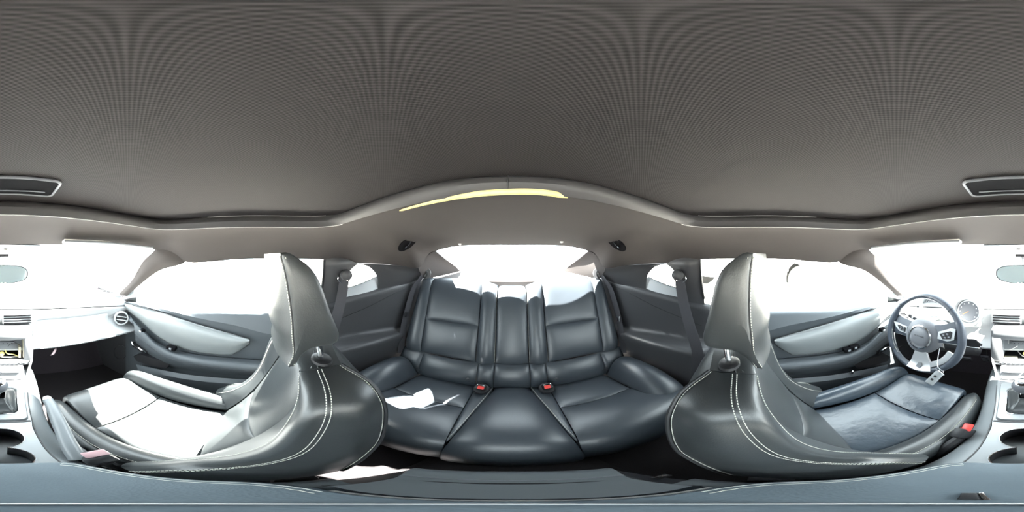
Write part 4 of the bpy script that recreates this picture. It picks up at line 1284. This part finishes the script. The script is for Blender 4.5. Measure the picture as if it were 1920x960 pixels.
# hub
lathe('hub', [(.088, -.05), (.092, -.02), (.088, .0), (.076, .012), (.060, .018), (0, .020)], SW(0, -.012, 0), EN, 'hub', sw, 40, up=E2)
lathe('hub_ring', [(.060, .016), (.060, .023), (.0545, .025), (.0530, .018)], SW(.004, -.012), EN, 'chrome', sw, 40, up=E2)
lathe('hub_cap', [(.0535, .018), (.050, .022), (.03, .0255), (0, .0265)], SW(.004, -.012), EN, 'hub', sw, 40, up=E2)
# raised lettering on the hub cap
tx = bpy.data.curves.new('hub_lettering', 'FONT')
tx.body = 'CAMARO'
tx.size = .011
tx.extrude = .0006
tx.align_x = 'CENTER'; tx.align_y = 'CENTER'
tx.space_character = 1.15
to = bpy.data.objects.new('hub_lettering_curve', tx)
COL.objects.link(to)
bpy.context.view_layer.update()
dg = bpy.context.evaluated_depsgraph_get()
tm = bpy.data.meshes.new_from_object(to.evaluated_get(dg))
tv = [SW(.006+v.co.x, -.006+v.co.y, .0268+v.co.z) for v in tm.vertices]
tf = [tuple(p.vertices) for p in tm.polygons]
bpy.data.objects.remove(to)
mesh('hub_lettering', tv, tf, 'chrome', sw, smooth=False)
# spokes
def spoke(name, a, w0, w1, m, r0=.07, r1=.178, h0=.004, h1=-.002, th=.018):
    d = (cos(radians(a)), sin(radians(a))); p_ = (-d[1], d[0])
    rows = []
    for r, w, h in ((r0, w0, h0), ((r0+r1)/2, (w0+w1)/2*.92, (h0+h1)/2), (r1, w1, h1)):
        rows.append([SW(d[0]*r+p_[0]*k*w, d[1]*r+p_[1]*k*w, h-.006*abs(k)) for k in (-1, -.5, 0, .5, 1)])
    return slab(name, rows, m, sw, 10, 10, th, EN)
spoke('spoke', 177, .044, .058, 'steer', r1=.184)
spoke('spoke', 14, .042, .058, 'steer', r1=.184)
def wedge(name, pts, h, th, m, parent): return prism(name, [SW(a, b, h) for a, b in pts], EN*th, m, parent)
wedge('spoke_trim', [(-.082, .016), (-.15, .022), (-.172, .020), (-.150, -.004), (-.125, -.020), (-.078, -.020)], .004, .005, 'satin', sw)
wedge('button_pod', [(-.086, .010), (-.125, .012), (-.142, .010), (-.120, -.013), (-.086, -.014)], .0085, .003, 'plastic_dark', sw)
for x in (-.098, -.116):
    for y in (.004, -.008):
        box('pod_button', SW(x, y, .0125), (.010, .003, .006), 'grey', sw, .001)
wedge('spoke_trim', [(.085, .034), (.140, .062), (.160, .060), (.158, .010), (.130, -.002), (.085, .0)], .004, .005, 'satin', sw)
wedge('button_pod', [(.092, .026), (.138, .048), (.148, .044), (.145, .012), (.110, .004)], .0085, .003, 'plastic_dark', sw)
for x, y in ((.112, .024), (.128, .032), (.120, .014), (.136, .020)):
    box('pod_button', SW(x, y, .0125), (.009, .003, .007), 'grey', sw, .001)
sl = [[polar(r, a, h) for a in (-100, -88, -77, -64)] for r, h in ((.082, .006), (.12, .006), (.155, .006), (.190, .019))]
slab('lower_spoke', sl, 'satin', sw, 10, 12, .012, EN)
sl = [[polar(r, a, h) for a in (-64, -48, -34, -20)] for r, h in ((.145, .004), (.160, .006), (.172, .006))]
slab('lower_spoke_blade', sl, 'satin', sw, 8, 14, .010, EN)
wedge('spoke_window', [(.010, -.172), (.020, -.145), (.034, -.142), (.036, -.160), (.030, -.176)], .014, .003, 'grey', sw)

sc_ = thing('steering_column', 'pale steering column shroud with black stalk behind the wheel', 'steering column', SW(0, -.06, -.2))
lathe('shroud', [(.055, -.22), (.062, -.10), (.058, -.055), (.045, -.045), (0, -.045)], SW(0, -.01), EN, 'dash', sc_, 28, up=E2)
tube('stalk', [SW(-.05, .035, -.07), SW(-.10, .052, -.065), SW(-.135, .062, -.060)], [.006, .006, .007, .0085, .010, .011, .009], 'plastic_dark', sc_, 10, res=7)
tube('stalk_band', [SW(-.105, .0535, -.0645), SW(-.118, .0575, -.0625)], .0105, 'satin', sc_, 10)
lathe('ignition_barrel', [(.016, -.02), (.018, .02), (.014, .026), (0, .026)], SW(.055, -.07, -.09), Vector((-.5, .8, -.1)), 'plastic_dark', sc_, 18)
lathe('column_boot', [(.085, -.30), (.075, -.20), (.060, -.16)], SW(0, -.03), EN, 'plastic', sc_, 24, up=E2)

# key and fob
kf = Vector(PR(1752, 709, .56))
ky = thing('key_fob', 'pale key remote with two dark buttons hanging below the steering wheel', 'key', kf-Vector((0, 0, .04)))
ka, kb, kd = axes(-kf+Vector((0, 0, .1)), (-.42, -.27, 1))
F3 = Matrix((ka, kd, kb)).transposed()      # columns: across the fob, out of its face, along it
fr = F3.to_4x4()
box('fob_body', kf, (.034, .012, .068), 'deck', ky, .005, fr)
for dz in (.008, -.010):
    box('fob_button', kf+F3 @ Vector((-.003, .0065, dz)), (.010, .003, .009), 'plastic_dark', ky, .002, fr)
tube('key_ring', [kf+F3 @ Vector((.010*cos(a), .0, .036+.010*sin(a))) for a in [2*pi*k/16 for k in range(16)]], .0012, 'chrome', ky, 6, closed=True)
tube('key_blade', [kf+F3 @ Vector((-.022, 0, .036)), kf+F3 @ Vector((.0, .002, .036)), kf+Vector((-.032, -.01, .026))], .0022, 'chrome', ky, 6, res=6)
tube('key_cord', [kf+F3 @ Vector((0, 0, .044)), kf+Vector((.0, -.02, .06)), SW(.055, -.07, -.085)], .0016, 'satin', ky, 6, res=8)

# pedals
for nm_, u, v, y, w, h, lab in (('brake_pedal', 1812, 672, -.98, .075, .055, 'wide dark brake pedal in the driver footwell'), ('accelerator_pedal', 1848, 672, -.98, .05, .11, 'narrow dark accelerator pedal in the driver footwell')):
    c = Vector(PY(u, v, y))
    pd = thing(nm_, lab, 'pedal', c-Vector((0, 0, .08)))
    rt = Matrix.Rotation(radians(-35), 4, 'X')
    box('pedal_pad', c, (w, .012, h), 'grey', pd, .004, rt)
    for k in range(3):
        box('pad_rib', c+rt.to_3x3() @ Vector((0, .007, (k-1)*h*.28)), (w*.8, .003, .006), 'plastic_dark', pd, .001, rt)
    tube('pedal_arm', [c+Vector((0, -.008, .01)), c+Vector((0, -.05, .12)), c+Vector((0, -.08, .26))], .007, 'plastic_dark', pd, 8, res=8)

# sticker on the windscreen base
stk = slab('window_sticker', [[(-.028, -1.03, -.125), (.012, -1.03, -.125)], [(-.028, -1.075, -.142), (.012, -1.075, -.142)]], 'yellow', None, 3, 3, .001, (0, 1, 0))
tag(stk, 'small yellow and orange sticker at the foot of the windscreen', 'sticker')
box('sticker_print', (-.008, -1.052, -.1325), (.030, .012, .003), 'orange', stk, 0, Matrix.Rotation(radians(20), 4, 'X'))

# camera foot
cf = thing('camera_foot', 'round grey camera foot with pale rim standing on the armrest lid', 'camera stand', (0, 0, -.538))
lathe('foot_disc', [(.026, 0), (.026, .005), (0, .006)], (0, 0, -.538), (0, 0, 1), 'hub', cf, 40)
tube('foot_rim', [(.027*cos(a), .027*sin(a), -.5345) for a in [2*pi*k/40 for k in range(40)]], .0022, 'lip', cf, 8, closed=True)

# ------------------------------------------------------------------ outside
gr = slab('ground', [[(-40, -40, -1.22), (40, -40, -1.22)], [(-40, 40, -1.22), (40, 40, -1.22)]], 'ground', None, 4, 4, .05, (0, 0, 1))
tag(gr, 'sunlit pale parking lot around the car', 'ground', kind='structure')
hood = slab('car_hood', [[(-.72, -.98, -.262), (0, -1.30, -.225), (.72, -.98, -.262)], [(-.78, -1.6, -.30), (0, -1.7, -.24), (.78, -1.6, -.30)], [(-.72, -2.3, -.44), (0, -2.45, -.36), (.72, -2.3, -.44)]], 'body', None, 14, 20, .02, (0, 0, 1))
tag(hood, 'pale bonnet of this car beyond the windscreen', 'hood')
for s_ in (1, -1):
    MX[0] = s_
    om = thing('door_mirror', 'outside door mirror beyond the %s window corner' % LAB[s_], 'mirror', (-.90, -.86, -.32), 'door mirrors')
    lathe('mirror_shell', [(.0, -.07), (.05, -.055), (.085, -.02), (.09, .01), (.085, .02), (0, .012)], (-.91, -.86, -.235), (.1, 1, 0), 'grey', om, 24, sy=.68)
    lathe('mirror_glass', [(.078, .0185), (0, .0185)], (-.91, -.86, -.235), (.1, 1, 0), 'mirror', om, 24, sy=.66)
    tube('mirror_foot', [(-.775, -.80, -.285), (-.84, -.83, -.28)], .02, 'grey', om, 10, res=4)
    MX[0] = 1

# pickup truck across the lot on the driver side: side profile with open wheel arches
tk = thing('pickup_truck', 'white pickup truck parked across the lot beyond the driver window', 'truck', (5.9, .67, -1.22))
TX0, TX1 = 5.0, 6.9
TY = 2.27
def arch(yc_, r=.52, zc_=-.66, n=13): return [(yc_+r*cos(pi*k/(n-1)), zc_+r*sin(pi*k/(n-1))) for k in range(n)]
body = [(-4.4, -.78)]+[(-4.42, -.1), (-4.3, .12), (-3.1, .20), (-.3, .24), (1.5, .24), (1.55, -.70)]
lower = arch(.45)
front = arch(-3.35)
pts = body+[(.97, -.72)]+[(y, z) for y, z in lower]+[(-2.83, -.80)]+[(y, z) for y, z in front]+[(-3.87, -.78)]
pts = [(y+TY, z) for y, z in pts]
seen = []
for p in pts:
    if not seen or (abs(p[0]-seen[-1][0])+abs(p[1]-seen[-1][1])) > 1e-4: seen.append(p)
n = len(seen)
vv = [(TX0, y, z) for y, z in seen]+[(TX1, y, z) for y, z in seen]
bm = bmesh.new()
bv = [bm.verts.new(v) for v in vv]
es = [bm.edges.new((bv[i], bv[(i+1) % n])) for i in range(n)]
bmesh.ops.triangle_fill(bm, use_beauty=True, use_dissolve=False, edges=es)
bm.verts.index_update()
ff = [tuple(v.index for v in f.verts) for f in bm.faces]
bm.free()
ff = ff+[tuple(q+n for q in f) for f in ff]+[(i, (i+1) % n, (i+1) % n+n, i+n) for i in range(n)]
mesh('truck_body', vv, ff, 'body', tk, angle=30)
prism('truck_cab', [(TX0+.05, y+TY, z) for y, z in ((-2.9, .19), (-2.2, .72), (-.6, .76), (-.35, .24))], (TX1-TX0-.1, 0, 0), 'body', tk, smooth=False)
prism('cab_window', [(TX0+.045, y+TY, z) for y, z in ((-2.6, .25), (-2.1, .64), (-1.5, .67), (-1.5, .25))], (.012, 0, 0), 'frit', tk, smooth=False)
prism('cab_window', [(TX0+.045, y+TY, z) for y, z in ((-1.4, .25), (-1.4, .67), (-.75, .68), (-.6, .25))], (.012, 0, 0), 'frit', tk, smooth=False)
for yw in (.45, -3.35):
    for xw, nx in ((TX0+.03, -1), (TX1-.03, 1)):
        w_ = lathe('wheel', [(.34, -.24), (.45, -.22), (.46, -.10), (.45, .0), (.31, .012), (.29, -.01), (0, -.01)], (xw, yw+TY, -.76), (nx, 0, 0), 'tyre', tk, 32)
        lathe('wheel_rim', [(.30, .0), (.29, .02), (.12, .03), (0, .035)], (xw, yw+TY, -.76), (nx, 0, 0), 'white', w_, 24)
box('truck_door_joint', (TX0-.002, -1.45+TY, -.25), (.006, .012, .85), 'grey', tk, 0)
box('side_strip', (TX0-.006, -1.4+TY, -.45), (.02, 3.0, .05), 'grey', tk, .004)
